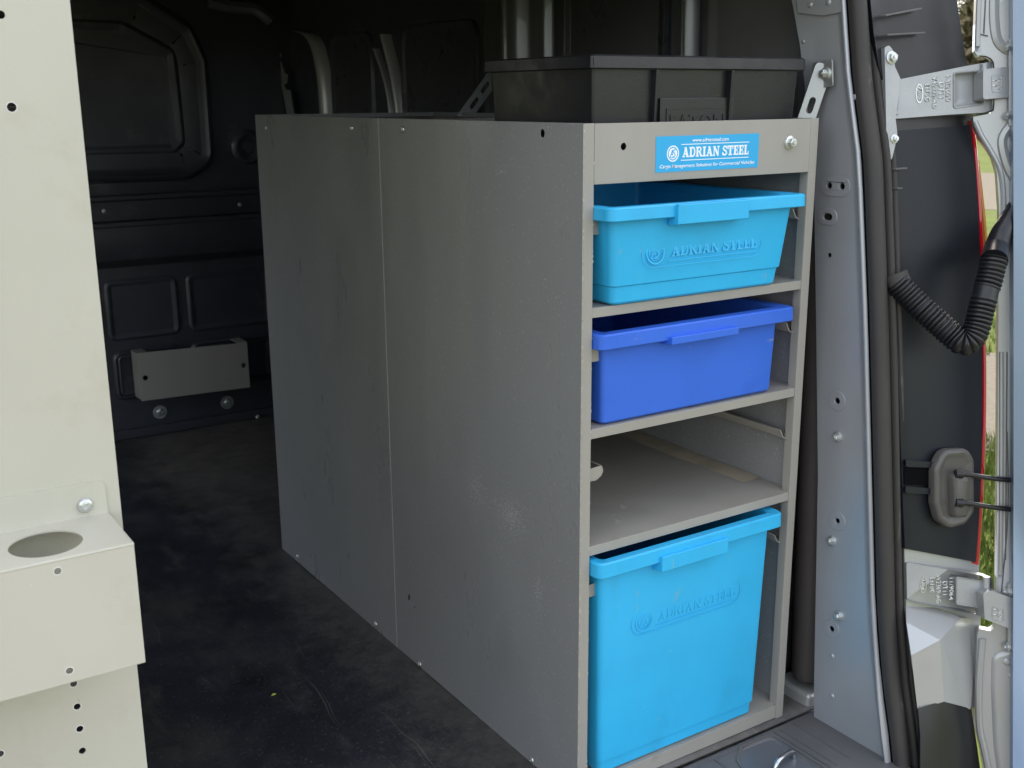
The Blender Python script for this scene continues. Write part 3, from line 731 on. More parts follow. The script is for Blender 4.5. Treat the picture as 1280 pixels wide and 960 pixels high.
for k, a, b in boss:
    if k == 'pair': o2 = slot(a+sg*-.0145, b, .030, .0185); h = [circ(a, b, .0066, 16), circ(pz(1053, 233)[0], pz(1053, 233)[1], .0066, 16)]
    elif k == 'slot': o2 = slot(a, b, .014, .015); h = [slot(a, b, .008, .0068)]
    else: o2 = circ(a, b, .019, 24); h = [circ(a, b, .0066, 16)]
    bm = B()
    add_plate(bm, FPI, o2, h, .0018, .0018); obj('hole_boss', bm, 'van', pillar, bevel=.0014, seg=3)
for px, py, r in ((1047, 546, .0105), (1040, 676, .0105), (1049, 770, .0105)):
    a, b = pz(px, py); bolt(pillar, FPI, a, b, r, 'hex', name='bolt')
for px, py, r in ((1040, 820, .006), (1040, 870, .006), (1069, 121, .005), (1004, 52, .004)):
    a, b = pz(px, py); bolt(pillar, FPI, a, b, r, 'rivet', name='rivet').active_material if False else None
    relief('pressed_dimple', 'van', pillar, FPI, circ(a, b, r, 14), [(0, 0.0002), (.002, .002), (.0035, .0025)])
# flared rear edge of the pillar: bright rolled flange
bm = B(); rings = []
prof = [(.018, 0), (.012, .0005), (.007, .003), (.003, .0058), (0, .0066), (-.003, .0052), (-.0045, .0), (-.0045, -.05)]
for z in zz:
    fl = 1+1.2*math.exp(-((z-.05)/.09)**2)
    rings.append([bm.verts.new((PX - h*fl, y_edge(z)+d, z)) for d, h in prof])
for a_, b_ in zip(rings, rings[1:]):
    for k in range(len(prof)-1): bm.faces.new([a_[k], a_[k+1], b_[k+1], b_[k]])
obj('rolled_flange', bm, 'van', pillar, smooth=60)
# upper overlapping reinforcement
q = [uv2(FPI, atx(a, b, PX)) for a, b in ((999, 17), (1030, 20), (1055, 15), (1054, -60), (990, -60))]
up = plate('pillar_cap', 'van', pillar, FPI, q, t=.004, z=.005, bevel=.002)
for px, py in ((1015, 6), (1038, 3)):
    a, b = pz(px, py); relief('pressed_dimple', 'van', up, (FPI[0]+FPI[3]*.005, *FPI[1:]), circ(a, b, .006, 14), [(0, 0), (.002, .002), (.0035, .0025)])
# body metal in front of the pillar (towards the nose), and foot
box('pillar_foot', 'silver', van, .577, RW, -.008, .09, -.03, .030, .010)
box('pillar_inner', 'black', van, .66, .665, -.04, .13, -.03, .98, 0)
box('pillar_return', 'vandark', van, PX+.034, RW+.02, .12, .14, -.02, TOP-.01, .004)
# taupe side trim roll
bm = B()
def trim_loop(z, s=1): return [(.612+.036*s*math.cos(t), .026+.034*z+.034*s*math.sin(t), z) for t in [2*math.pi*i/20 for i in range(20)]]
loft(bm, [trim_loop(.045, .7), trim_loop(.05, .92), trim_loop(.065, 1), trim_loop(.4), trim_loop(.8), trim_loop(1.0), trim_loop(1.06, .9), trim_loop(1.08, .5)])
obj('side_trim', bm, 'taupe', van, smooth=True)

# door seal: two swept rubber beads ------------------------------------------
def seal(name, dx, dy, rx, ry, mt, zs=1.58):
    bm = B(); path = []
    n_ = 46
    for i in range(n_+1):
        z = -.03+zs*i/n_
        path.append((PX+dx, y_edge(z)+dy, z))
    path = [(PX+dx-.08, y_edge(-.03)+dy-.045, -.055), (PX+dx-.02, y_edge(-.03)+dy-.018, -.05)] + path
    rings = []
    for i, p in enumerate(path):
        rings.append([bm.verts.new((p[0]+rx*math.cos(2*math.pi*k/14)*1.0, p[1]+ry*math.sin(2*math.pi*k/14), p[2])) for k in range(14)])
    for a_, b_ in zip(rings, rings[1:]):
        for k in range(14): bm.faces.new([a_[k], a_[(k+1) % 14], b_[(k+1) % 14], b_[k]])
    return obj(name, bm, mt, sealp, smooth=60)
bm = B(); rings = []
for i in range(41):
    z = -.03+1.6*i/40; y = y_edge(z)
    rings.append([bm.verts.new(p) for p in ((PX-.001, y-.004, z), (PX+.004, y-.014, z), (PX+.09, y-.018, z), (PX+.09, y-.004, z))])
for a_, b_ in zip(rings, rings[1:]):
    for k in range(4): bm.faces.new([a_[k], a_[(k+1) % 4], b_[(k+1) % 4], b_[k]])
bm.faces.new(rings[0]); bm.faces.new(rings[-1])
sealp = obj('door_seal', bm, 'void', van, smooth=40)
seal('seal_bead', .013, -.0175, .0165, .0165, 'rubber')
seal('seal_band', .0410, -.0175, .0075, .0155, 'rubber')
seal('seal_lip', .0555, -.0185, .0062, .0145, 'rubber')

# rear body corner: jamb, tail lamp back, bumper ------------------------------------------
FJ = rear_frame(-.075); 
jam = trace(FJ, [(1094, -30), (1186, -30), (1203, 84), (1206, 150), (1229, 330), (1230, 500), (1224, 712), (1226, 770), (1222, 884), (1144, 884), (1133, 760), (1124, 500), (1113, 200)])
jamb = plate('door_jamb', 'silver', van, FJ, jam, t=.01)
# lamp back housing
FLm = rear_frame(-.085)
lamp = ruled('tail_lamp', 'lampback', van, [(1110, 1213, 164, 156), (1110, 1214, 172, 165), (1112, 1220, 220, 215), (1116, 1224, 290, 285), (1119, 1227, 380, 380), (1123, 1228, 470, 470), (1126, 1227.5, 560, 560), (1129, 1224, 640, 648), (1131, 1221, 680, 696), (1131, 1220, 686, 703)], -.085, .25, .005)
ruled('painted_shadow_strip', 'black', lamp, [(1112, 1214, 140, 132), (1112, 1214, 168, 158)], -.0795, .25, 0)  # black strip painted in as the shadow below the upper hinge arm
tp = ruled('lamp_top_cover', 'black', van, [(1084, 1193, -30, -30), (1088, 1196, 0, 0), (1092, 1202, 40, 40), (1098, 1209, 82, 82), (1108, 1211, 112, 96)], -.085, .25, .006)
for (x0_, y0_, x1_, y1_) in ((1098, 19, 1148, 10), (1100, 43, 1152, 40)):
    a_ = rear(x0_, y0_, -.087); b_ = rear(x1_, y1_, -.087)
    bm = B(); off = Vector((0, -.016, .0)); th = Vector((0, 0, -.0028))
    loft(bm, [[a_, a_+off, a_+off+th, a_+th], [b_, b_+off*.5, b_+off*.5+th, b_+th]]); obj('clip_rib', bm, 'plast', tp, bevel=.0006)
for (x0_, y0_, x1_, y1_) in ((1113, 210, 1131, 209), (1115, 234, 1125, 234)):
    a_ = rear(x0_, y0_, -.087); b_ = rear(x1_, y1_, -.087)
    bm = B(); off = Vector((0, -.012, .0)); th = Vector((0, 0, -.0028))
    loft(bm, [[a_, a_+off, a_+off+th, a_+th], [b_, b_+off*.5, b_+off*.5+th, b_+th]]); obj('clip_rib', bm, 'plast', lamp, bevel=.0006)
# cast recess bar across the lamp back by the cable plate
for (ya, yb) in ((574, 583), (607, 616)):
    q = trace(FLm, [(1130, ya), (1178, ya+4), (1178, yb+2), (1130, yb)])
    plate('housing_ridge', 'lampback', lamp, FLm, q, t=.006, z=.006, bevel=.003)
q = trace(FLm, [(1130, 584), (1174, 586), (1174, 607), (1130, 606)])
plate('slot_shade', 'void', lamp, FLm, q, t=.002, z=.0012)  # shade of the recessed slot put into the colour of a flat plate
# red lens: curved strip that wraps round the outer side
def lens(name, mt, dz, x_off, w, pts, depth):
    bm = B(); rings = []
    sp = spline([rear(a_, b_, -.086+dz) for a_, b_ in pts], 5)
    for i, p in enumerate(sp):
        u = Vector((1, -.25, 0)).normalized()
        base = p+u*x_off
        rings.append([bm.verts.new(base + d) for d in (Vector((0, 0, 0)), Vector((.003, -.0025, 0)), Vector((w, -.001, 0)), Vector((w+.006, depth*.3, 0)), Vector((w+.012, depth, 0)), Vector((0, depth, 0)))])
    for a_, b_ in zip(rings, rings[1:]):
        for k in range(6): bm.faces.new([a_[k], a_[(k+1) % 6], b_[(k+1) % 6], b_[k]])
    bm.faces.new(rings[0]); bm.faces.new(rings[-1]); return obj(name, bm, mt, lamp, smooth=50)
lens('red_lens', 'red', 0, .001, .006, [(1214, 151), (1219, 200), (1225, 290), (1228, 380), (1229.5, 480), (1228, 570), (1224, 650), (1220, 706)], .10)
lens('amber_glow_strip', 'amber', .012, .009, .005, [(1216, 200), (1221, 240), (1226, 290), (1229, 340)], .10)  # orange glow at the red lens edge, put in as a coloured strip
# lower corner: faceted silver bumper and black lower bumper
FB = (-.085, .25)
def rp(px, py, dc=0): return rear(px, py, -.085+dc)
A_ = rp(1175, 800, -.046)
def mesh(name, vs__, fs, mt, parent, **k):
    bm = B(); v_ = [bm.verts.new(p) for p in vs__]
    for f in fs: bm.faces.new([v_[i] for i in f])
    return obj(name, bm, mt, parent, **k)
def onpl(px, py, a, b, c_):            # where the sight line meets the plane of three points: keeps a facet flat
    n_ = (b-a).cross(c_-a).normalized(); return on(px, py, n_, n_.dot(a))
P9, P7, P1, P4, P5 = rp(1133, 778, -.018), rp(1139, 819, -.036), rp(1201, 772, -.006), rp(1207, 884, -.014), rp(1180, 877, -.036)
V_ = [onpl(1132, 745, P9, A_, P1), P1, onpl(1224, 774, A_, P1, P4), onpl(1213, 887, A_, P1, P4), P4, P5, onpl(1147, 888, P7, A_, P5), P7, A_, P9, rp(1139, 819, .01), rp(1147, 888, .01), rp(1133, 778, .01)]
bump_ = mesh('bumper_corner', V_, [(0, 1, 8, 9), (9, 8, 7), (7, 8, 5, 6), (8, 4, 5), (8, 1, 2, 3, 4), (9, 7, 10, 12), (7, 6, 11, 10), (0, 9, 12)], 'bumper', van)
V_ = [rp(1147, 886, -.032), rp(1180, 875, -.034), rp(1214, 885, 0), rp(1221, 930, 0), rp(1232, 1010, 0), rp(1172, 1010, -.055), rp(1180, 925, -.050), rp(1150, 1010, -.05), rp(1150, 920, -.045), rp(1147, 886), rp(1150, 1010)]
low = mesh('lower_bumper', V_, [(0, 1, 6, 8), (1, 2, 3, 6), (3, 4, 5, 6), (8, 6, 5, 7), (0, 8, 7, 10, 9)], 'black', van, bevel=.003, seg=3)

# hinge arms ------------------------------------------
def arm(pts, pocket, lines, oval, c=.041, s=.45, th=.028):
    fr = rear_frame(c, s)
    q = rounded(trace(fr, pts), .004, 3)
    pk = rounded(trace(fr, pocket), .005, 4)
    o = plate('hinge_arm', 'cast', van, fr, q, [pk], t=th, bevel=.0022)
    relief_s('arm_pocket', 'cast', o, fr, pk, [(1.10, .0006), (1.07, .0022), (1.02, .0018), (.96, -.006), (.80, -.009), (.4, -.0095)], 60)
    # rims along top and bottom edges
    for (a, b) in ((0, 1), (1, 2)):
        pass
    for (t_, px, py, w_px, vert) in lines:
        cc = trace(fr, [(px, py)])[0]; e = trace(fr, [(px, py-w_px/2), (px, py+w_px/2)]); L_ = math.hypot(e[0][0]-e[1][0], e[0][1]-e[1][1])
        ang = math.atan2(e[1][1]-e[0][1], e[1][0]-e[0][0])
        text('cast_lettering', t_, 'zinc', o, fr, cc[0], cc[1], L_, L_/len(t_)*1.45, ext=.0015, rot=ang, off=.006)  # brighter zinc puts the highlight of the raised letters into their colour
    cc = trace(fr, [oval[:2]])[0]; e = trace(fr, [(oval[0], oval[1]-oval[2]/2), (oval[0], oval[1]+oval[2]/2)]); L_ = math.hypot(e[0][0]-e[1][0], e[0][1]-e[1][1])
    ang = math.atan2(e[1][1]-e[0][1], e[1][0]-e[0][0])
    frr = (fr[0]+fr[1]*cc[0]+fr[2]*cc[1], fr[1]*math.cos(ang)+fr[2]*math.sin(ang), -fr[1]*math.sin(ang)+fr[2]*math.cos(ang), fr[3])
    ring('cast_oval', 'zinc', o, frr, circ(0, 0, L_/2, 28, L_*.21), circ(0, 0, L_/2*.89, 28, L_*.21*.80), .001)
    text('cast_oval_lettering', 'Ford', 'zinc', o, frr, 0, 0, L_*.70, L_*.25, ext=.001, shear=.35, off=.015)
    return o, fr
arm1, fr1 = arm([(1107, 100), (1125, 99), (1165, 91, .02), (1210, 82), (1240, 77, .003), (1241, 140, .004), (1190, 143), (1125, 148), (1109, 149)],
    [(1193, 92), (1231, 89), (1229, 129), (1193, 134)],
    [('14/2020', 1185, 111, 32, 1), ('DT11', 1176, 113, 20, 1), ('V42332-AD', 1168, 116, 40, 1), ('E6F0G', 1159, 116, 22, 1)], (1149, 117, 24))
arm2, fr2 = arm([(1133, 703), (1150, 706), (1185, 712, .02), (1215, 717), (1240, 722, .003), (1242, 736, .003), (1237, 742), (1235, 771, .004), (1180, 761), (1134, 750)],
    [(1196, 722), (1226, 727), (1225, 759), (1196, 754)],
    [('11/9064', 1189, 736, 28, 1), ('DT11', 1181, 735, 17, 1), ('W2369-AG', 1173, 736, 36, 1), ('E6F0C', 1165, 732, 20, 1)], (1154, 731, 20))
# mounting flanges against the jamb, with bolts
for (fo, pts, bl, ar) in ((-.085, [(1103, 60), (1109, 57, .01), (1115, 66, .01), (1116, 84, .01), (1123, 99), (1117, 150, .005), (1119, 168, .01), (1116, 184, .005), (1112, 200), (1106, 200)], ((1111, 73, .0115), (1115, 174, .008)), arm1),):
    fr = rear_frame(fo); pl_ = plate('mounting_flange', 'cast', ar, fr, rounded(trace(fr, pts), .004, 3), t=.012, z=.006, bevel=.002)
    for px, py, r in bl:
        a_, b_ = trace(fr, [(px, py)])[0]; bolt(pl_, fr, a_, b_, r, 'hex', h=.006)
# step where the upper arm meets the body
relief_s('arm_root', 'cast', arm1, fr1, rounded(trace(fr1, [(1109, 103), (1123, 105), (1123, 144), (1110, 145)]), .004, 3), [(1, .0002), (.93, .0030), (.86, .0030), (.70, .0004), (.5, .0002)], 50)
# knuckles
def knuckle(pts, raised, lines, par, dc):
    fr = rear_frame(.041-dc, .45)
    o = plate('hinge_knuckle', 'cast', par, fr, rounded(trace(fr, pts), .005, 4), t=.03, bevel=.003)
    q = rounded(trace(fr, raised), .004, 4); ring('stamp_frame', 'cast', o, fr, q, inset(q, .0016), .0010)
    for t_, px, py, w in lines:
        cc = trace(fr, [(px, py)])[0]; e = trace(fr, [(px, py-w/2), (px, py+w/2)]); L_ = math.hypot(e[0][0]-e[1][0], e[0][1]-e[1][1])
        text('stamp_lettering', t_, 'zinc', o, fr, cc[0], cc[1], L_, L_/len(t_)*1.4, ext=.0009, rot=math.atan2(e[1][1]-e[0][1], e[1][0]-e[0][0]), off=.01)  # bright zinc again, highlight on the stamp put into the colour
    return o
kn1 = knuckle([(1229, 87), (1243, 85), (1268, 83), (1268, 121), (1244, 123), (1229, 124)], [(1239, 94), (1256, 92), (1256, 115), (1240, 116)],
    [('2020', 1250, 104, 16), ('11', 1243, 104, 8)], arm1, .026)
kn2 = knuckle([(1229, 743), (1236, 738), (1268, 748), (1268, 788), (1231, 774)], [(1240, 757), (1255, 761), (1255, 778), (1240, 774)],
    [('2020', 1250, 768, 15), ('11', 1244, 765, 8)], arm2, .026)
for pts, par in (([(1236, 80), (1236, 126)], arm1), ([(1238, 724), (1236, 772)], arm2)):
    bm = B(); a_ = rear(*pts[0], .041-.016, .45)+Vector((.004, .012, 0)); b_ = rear(*pts[1], .041-.016, .45)+Vector((.004, .012, 0))
    sweep(bm, [a_, b_], .007, 18); obj('hinge_pin', bm, 'cast', par, smooth=True)

# open rear door ------------------------------------------
DS, DC = 1.0, .475
FD = rear_frame(DC, DS)
dpts = [(1222, -40), (1219, 30), (1218, 64, .004), (1222, 70, .004), (1231, 69, .008), (1239, 73, .008), (1243, 84), (1243, 136, .006), (1238, 142, .006), (1216, 146, .003),
        (1218, 158), (1226, 175), (1240, 196, .02), (1246, 215, .03), (1249, 260), (1248, 400), (1247, 560), (1246, 722, .003), (1245, 733), (1245, 752), (1243, 785, .004), (1238, 789, .006), (1224, 786, .004), (1222, 792), (1219, 850), (1218, 905, .02), (1226, 940, .02), (1238, 1010),
        (1300, 1010), (1300, -40)]
dq = rounded(trace(FD, dpts), .003, 3)
door = plate('rear_door', 'silver', van, FD, dq, t=.02, bevel=.002)
# edge bead following the contour
def bead(name, pts, r, mt, dc=.004, **k):
    bm = B(); sweep(bm, spline([rear(a_, b_, DC-dc, DS) for a_, b_ in pts], 5), r, 8); return obj(name, bm, mt, door, smooth=True)
bead('door_edge_bead', [(1225, -20), (1223, 20), (1222, 58)], .0042, 'silver', .002)
bead('door_edge_bead', [(1219, 152), (1226, 168), (1238, 188), (1250, 212), (1254, 240), (1254, 275)], .0045, 'silver', .002)
bead('door_edge_bead', [(1252, 440), (1252, 560), (1251, 718)], .0040, 'silver', .002)
bead('door_edge_bead', [(1228, 798), (1224, 850), (1224, 905), (1231, 940), (1243, 1000)], .0065, 'silver', .002)
def seam(pts, r=.0011):
    bm = B(); sweep(bm, spline([rear(a_, b_, DC-.002, DS) for a_, b_ in pts], 4), r, 6); return obj('seam_sealer', bm, 'plast', door, smooth=True)
seam([(1233, -20), (1231, 20), (1230, 42)]); seam([(1222, 42), (1235, 45)]); seam([(1223, 160), (1232, 182), (1239, 196)]); seam([(1259, 440), (1258, 560), (1257, 700)]); seam([(1259, 540), (1260, 640), (1252, 740)])
bm = B(); sweep(bm, spline([rear(a_, b_, DC-.003, DS) for a_, b_ in ((1224, 70), (1233, 71), (1240, 76), (1242, 86), (1242, 132), (1238, 139), (1219, 144))], 6), .0013, 6); obj('notch_gasket', bm, 'rubber', door, smooth=True)
# pressed swage on the flange
def swage(pts, r=.010):
    return bead('pressed_swage', pts, r, 'silver', -.005)
swage([(1243, -20), (1242, 20), (1246, 50), (1258, 62), (1272, 64)]); swage([(1275, 148), (1262, 158), (1252, 176), (1258, 205), (1268, 225)])
q = rounded(trace(FD, [(1241, 818, .03), (1262, 812), (1290, 812), (1290, 1010), (1254, 1010), (1243, 930), (1240, 860)]), .01, 5)
relief('pressed_panel', 'silver', door, FD, q, [(-.002, .0003), (.003, .006), (.008, .006)], 60)
for px, py, r in ((1258, 826, .008), (1265, 844, .008)):
    a_, b_ = trace(FD, [(px, py)])[0]; relief('pressed_dimple', 'silver', door, (FD[0]+FD[3]*.006, *FD[1:]), circ(a_, b_, r, 14), [(0, 0), (.002, .002), (.004, .0025)])
# hinge fixing plates and bolts on the door
for pts, bl in (([(1259, 50), (1272, 48), (1272, 160), (1259, 158)], ((1260, 60, .012), (1260, 145, .012))),
                ([(1258, 728, .01), (1263, 726), (1272, 726), (1272, 825), (1262, 822), (1258, 800)], ((1257, 737, .011), (1256, 806, .009)))):
    fp_ = plate('hinge_plate', 'silver', door, FD, rounded(trace(FD, pts), .004, 3), t=.01, z=.014, bevel=.002)
    for px, py, r in bl:
        a_, b_ = trace(FD, [(px, py)])[0]
        o = bpy.data.objects.new('bolt', HEAD['hex']); W = Wf(FD, a_+.004, b_, .010) @ Matrix.Rotation(R(-70), 4, 'Y') @ Matrix.Scale(r, 4); link(o, fp_, W)
# raised inner box of the door (smooth, sky reflection put into its blue)
FI = rear_frame(DC-.045, DS)
q = rounded(trace(FI, [(1266, -40), (1267, 300), (1267, 600), (1266, 1010), (1420, 1010), (1420, -40)]), .004, 3)
inner = plate('inner_door_frame', 'skydoor', door, FI, q, t=.042, bevel=.007, seg=4)

# wiring hose and boot ------------------------------------------
def hp(px, py, c, s=.45): return rear(px, py, c, s)
def h2(px, py, c): return rear(px, py, c, .25)
pth = spline([h2(1120, 352, -.094), h2(1134, 367, -.103), h2(1152, 385, -.118), h2(1172, 403, -.136), h2(1190, 419, -.152), h2(1203, 428, -.165), h2(1214, 424, -.172), h2(1221, 410, -.173), h2(1226, 390, -.172), h2(1232, 366, -.171), h2(1238, 345, -.170), h2(1243, 322, -.168)], 26)
bm = B()
lens_ = [0]
for a_, b_ in zip(pth, pth[1:]): lens_.append(lens_[-1]+(b_-a_).length)
Lh = lens_[-1]
def rad_h(q):
    i = min(len(lens_)-1, int(round(q*(len(pth)-1)))); l = lens_[i]
    if .055 < Lh-l < .075 : return .0215
    ph = (l/.0078) % 1
    return .0185+.0045*(math.sin(math.pi*ph)**.6)
sweep(bm, pth, rad_h, 18)
hose = obj('wiring_hose', bm, 'black', van, smooth=60)
bm = B(); sweep(bm, spline([h2(1242.5, 326, -.168), rear(1246, 310, .436, DS), rear(1251, 294, .447, DS), rear(1259, 279, .460, DS), rear(1270, 258, .480, DS)], 5), lambda q: (.0235-.009*q, .0235-.005*q), 18); obj('hose_boot', bm, 'black', hose, smooth=True)
bm = B(); sweep(bm, spline([h2(1118, 343, -.088), h2(1121, 350, -.091), h2(1126, 357, -.097)], 4), lambda q: .0235-.002*q, 18); obj('hose_socket', bm, 'rubber', hose, smooth=True)

# check-cable plate ------------------------------------------
FC = rear_frame(-.10)
q = rounded(trace(FC, [(1178, 562, .03), (1208, 560, .03), (1217, 575, .02), (1217, 640, .02), (1206, 655, .02), (1185, 661, .03), (1172, 650, .02), (1167, 630, .03), (1167, 585, .03)]), .03, 7)
cp = relief('cable_plate', 'cable', van, FC, q, [(0, -.014), (.0, .0), (.003, .004), (.008, .005), (.014, .002), (.02, .001)], 60)
q = rounded(trace(FC, [(1185, 592, .008), (1203, 590, .008), (1207, 600), (1207, 630), (1203, 645, .008), (1187, 645, .008)]), .006, 5)
relief('cable_housing', 'cable', cp, (FC[0]+FC[3]*.0015, *FC[1:]), q, [(-.002, 0), (0, .010), (.003, .014), (.006, .015)], 60)
for y0_, y1_ in ((593, 602), (629, 639)):
    bm = B(); sweep(bm, spline([rear(1196, y0_-1, -.116), rear(1212, y0_+.5, -.119), rear(1240, y0_+5, .45, DS), rear(1274, y1_-1, .472, DS)], 6), .0046, 12)
    obj('check_cable', bm, 'black', cp, smooth=True)
    bm = B(); sweep(bm, [rear(1194, y0_-1, -.114), rear(1203, y0_, -.118)], .008, 14); obj('cable_collar', bm, 'black', cp, smooth=True)

# =====================================================================================  RIGHT SHELVING UNIT
H, W_, D = 1.17, .51, 1.37
unit = thing('shelving_unit', 'grey steel shelving unit with blue bins facing the rear door', 'shelving', (W_/2, D/2, 0))
FU = frm((0, 0, 0), (0, -1, 0), (-1, 0, 0))          # left side plane, u=-y
if FU[2].z < 0: FU = frm((0, 0, 0), (0, 1, 0), (-1, 0, 0))
sg = FU[1].y
def uy(y, z): return (sg*y, z)
def side_panel_(y0, y1, holes, off=0, mt='side'):
    fr = (FU[0]+FU[3]*off, *FU[1:])
    return plate('side_panel', mt, unit, fr, [uy(y0, .004), uy(y1, .004), uy(y1, H), uy(y0, H)], holes, t=.0015, bevel=.0006)
hl = [circ(*uy(.109, 1.153), .0062, 14, .0065), slot(*uy(.62, .153), .009, .0035, R(70)), circ(*uy(.596, .140), .0028, 10)]
sp1 = side_panel_(.0, .684, hl)
sp2 = side_panel_(.6865, D, [], .0005)
for y, z in ((1.298, 1.139), (.809, 1.148), (.580, 1.150)): bolt(sp1 if y < .68 else sp2, FU, *uy(y, z), .0062, 'pan', h=.0005, name='screw')
for y, z in ((1.26, .021), (.791, .018), (.577, .012), (.142, .012)): bolt(sp1 if y < .68 else sp2, FU, *uy(y, z), .0062, 'pan', h=.0005, name='screw')
box('panel_seam_edge', 'edge', sp2, -.0012, .001, .6846, .6856, .005, H-.001, .0004)
# top flanges of the side panels
box('top_flange', 'steel', sp1, 0.0005, .016, .022, .684, H-.002, H-.0002, .0004)
box('top_flange', 'steel', sp2, 0.0005, .016, .687, D, H-.002, H-.0002, .0004)
# front posts
for x0 in (.0, .4905):
    bm = B(); add_box(bm, x0, x0+.0195, -.0012, .0006, .004, H)
    add_box(bm, x0+(.0175 if x0 < .1 else .0), x0+(.0195 if x0 < .1 else .002), .0006, .018, .004, 1.078)
    obj('front_post', bm, 'steel', unit, bevel=.0007)
bm = B()
for i in range(150):
    z = random.uniform(.03, 1.16); w_ = random.uniform(.0006, .0022); h_ = random.uniform(.0008, .005)*(1 if random.random() < .9 else 2); x = random.choice((0, 0, 0, .019))
    if x: x -= w_*.3
    pts_ = [(x-.0002 if x == 0 else x, z), (x+w_, z+h_*.2), (x+w_*.8, z+h_*.8), (x-.0002 if x == 0 else x, z+h_)]
    bm.faces.new([bm.verts.new((a_, -.00135, b_)) for a_, b_ in pts_])
tag(obj('paint_chip', bm, 'chip', unit), kind='stuff')
box('post_edge', 'edge', unit, -.0013, -.0002, -.0014, .0002, .004, H-.001, .0003)
# right side panel, inner face visible
box('side_panel', 'side', unit, .5085, .51, .001, D, .004, H, .0005)
# back
box('back_panel', 'side', unit, .002, .508, D-.0015, D, .004, H, 0)
# header
FH = frm((0, -.0016, 0), (1, 0, 0), (0, -1, 0))
hd = plate('header_panel', 'steel', unit, FH, [(.0198, 1.0785), (.490, 1.0785), (.490, H-.0004), (.0198, H-.0004)], [circ(.076, 1.134, .0056, 16)], t=.0018, bevel=.0006)
box('header_return', 'steel', hd, .0198, .49, .0006, .02, 1.0787, 1.0805, .0004)
bolt(hd, FH, .439, 1.130, .0125, 'hex')
bolt(hd, FH, .436, 1.130, .010, 'washer', h=0, name='washer')
# shelves
def shelf(zt, zb, mt='steel', name='shelf'):
    bm = B(); add_box(bm, .0198, .4902, -.0002, .0014, zb, zt)
    lip = obj('shelf_lip', bm, 'steel', None, bevel=.0007)
    bm = B(); add_box(bm, .0025, .508, .0016, D-.002, zt-.002, zt-.0004)
    o = obj(name, bm, mt, unit, bevel=0)
    W = WM[lip.name]; lip.parent = o; lip.matrix_basis = WM[o.name].inverted() @ W
    return o
shelf(1.090, 1.0795); shelf(.8865, .8705); shelf(.687, .6705)
s3 = shelf(.483, .4665, 'dust'); s4 = shelf(.034, .006, 'dust')
# raised brown strip along the right wall of the empty shelf
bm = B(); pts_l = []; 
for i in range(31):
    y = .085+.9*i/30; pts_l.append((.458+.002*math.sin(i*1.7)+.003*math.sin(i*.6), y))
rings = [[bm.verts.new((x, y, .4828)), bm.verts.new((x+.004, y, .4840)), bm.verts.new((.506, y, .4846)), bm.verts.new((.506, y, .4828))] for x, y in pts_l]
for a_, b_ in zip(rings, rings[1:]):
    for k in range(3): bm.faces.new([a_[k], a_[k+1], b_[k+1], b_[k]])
obj('brown_strip', bm, 'brown', s3, smooth=30)
# scuff chips
for px, py, r in ((775, 634, .0), (768, 652, .0)):
    p = atz(px, py, .483)
    for k in range(3):
        box('scratch_mark', 'edge', s3, p.x+.004*k-.002, p.x+.004*k+.010-.004*k, p.y+.006*(k-1), p.y+.006*(k-1)+.0016, .4828, .4832, 0)
# runners
def runner(side, z, y1=.62):
    bm = B(); s = -1 if side == 'R' else 1; wx = .5083 if side == 'R' else .0025
    prof = [(0, .006), (0, 0), (.022, 0), (.029, .004), (.037, .019)] if side == 'R' else [(0, .022), (0, 0), (.040, 0), (.050, .006), (.054, .014), (.050, .024)]
    t = .0016
    def pt(a, b, y): return (wx+s*a, y, z+b)
    for (a, b), (c_, d) in zip(prof, prof[1:]):
        dx, dz = c_-a, d-b; l = math.hypot(dx, dz); nx, nz = -dz/l*t, dx/l*t
        loft(bm, [[pt(a, b, .012), pt(c_, d, .012), pt(c_+nx, d+nz, .012), pt(a+nx, b+nz, .012)], [pt(a, b, y1), pt(c_, d, y1), pt(c_+nx, d+nz, y1), pt(a+nx, b+nz, y1)]])
    if side == 'L': bm.faces.new([bm.verts.new(pt(a, b, .0125)) for a, b in prof[1:]+[(0, .020)]])
    return obj('bin_runner', bm, 'steel', unit)
for zl, zr in ((1.0, .995), (.796, .789), (.593, .586), (.385, .377)): runner('L', zl); runner('R', zr)
# label
lab = box('maker_label', 'label', hd, .1405, .3655, -.0022, -.0017, 1.0915, 1.1475, 0)
FLb = frm((.253, -.0022, 1.1195), (1, 0, 0), (0, -1, 0)); e = .00012
text('web_address', 'www.adriansteel.com', 'white', lab, FLb, .0035, .0205, .080, .0058, ext=e, off=.02, shear=.1)
slab_text('brand_lettering', 'ADRIAN STEEL', 'white', lab, FLb, .016, .002, .146, .0158, e)
for zc in (.0143, -.0105): plate('rule_line', 'white', lab, FLb, [(-.060, zc-.0006), (.090, zc-.0006), (.090, zc+.0006), (-.060, zc+.0006)], t=e, z=e)
emblem(lab, FLb, -.077, .0005, .0128, 'white', 'label', e, 0, True)
text('tagline', 'Cargo Management Solutions for Commercial Vehicles', 'white', lab, FLb, 0, -.0200, .208, .0075, ext=e, shear=.25, off=.016)
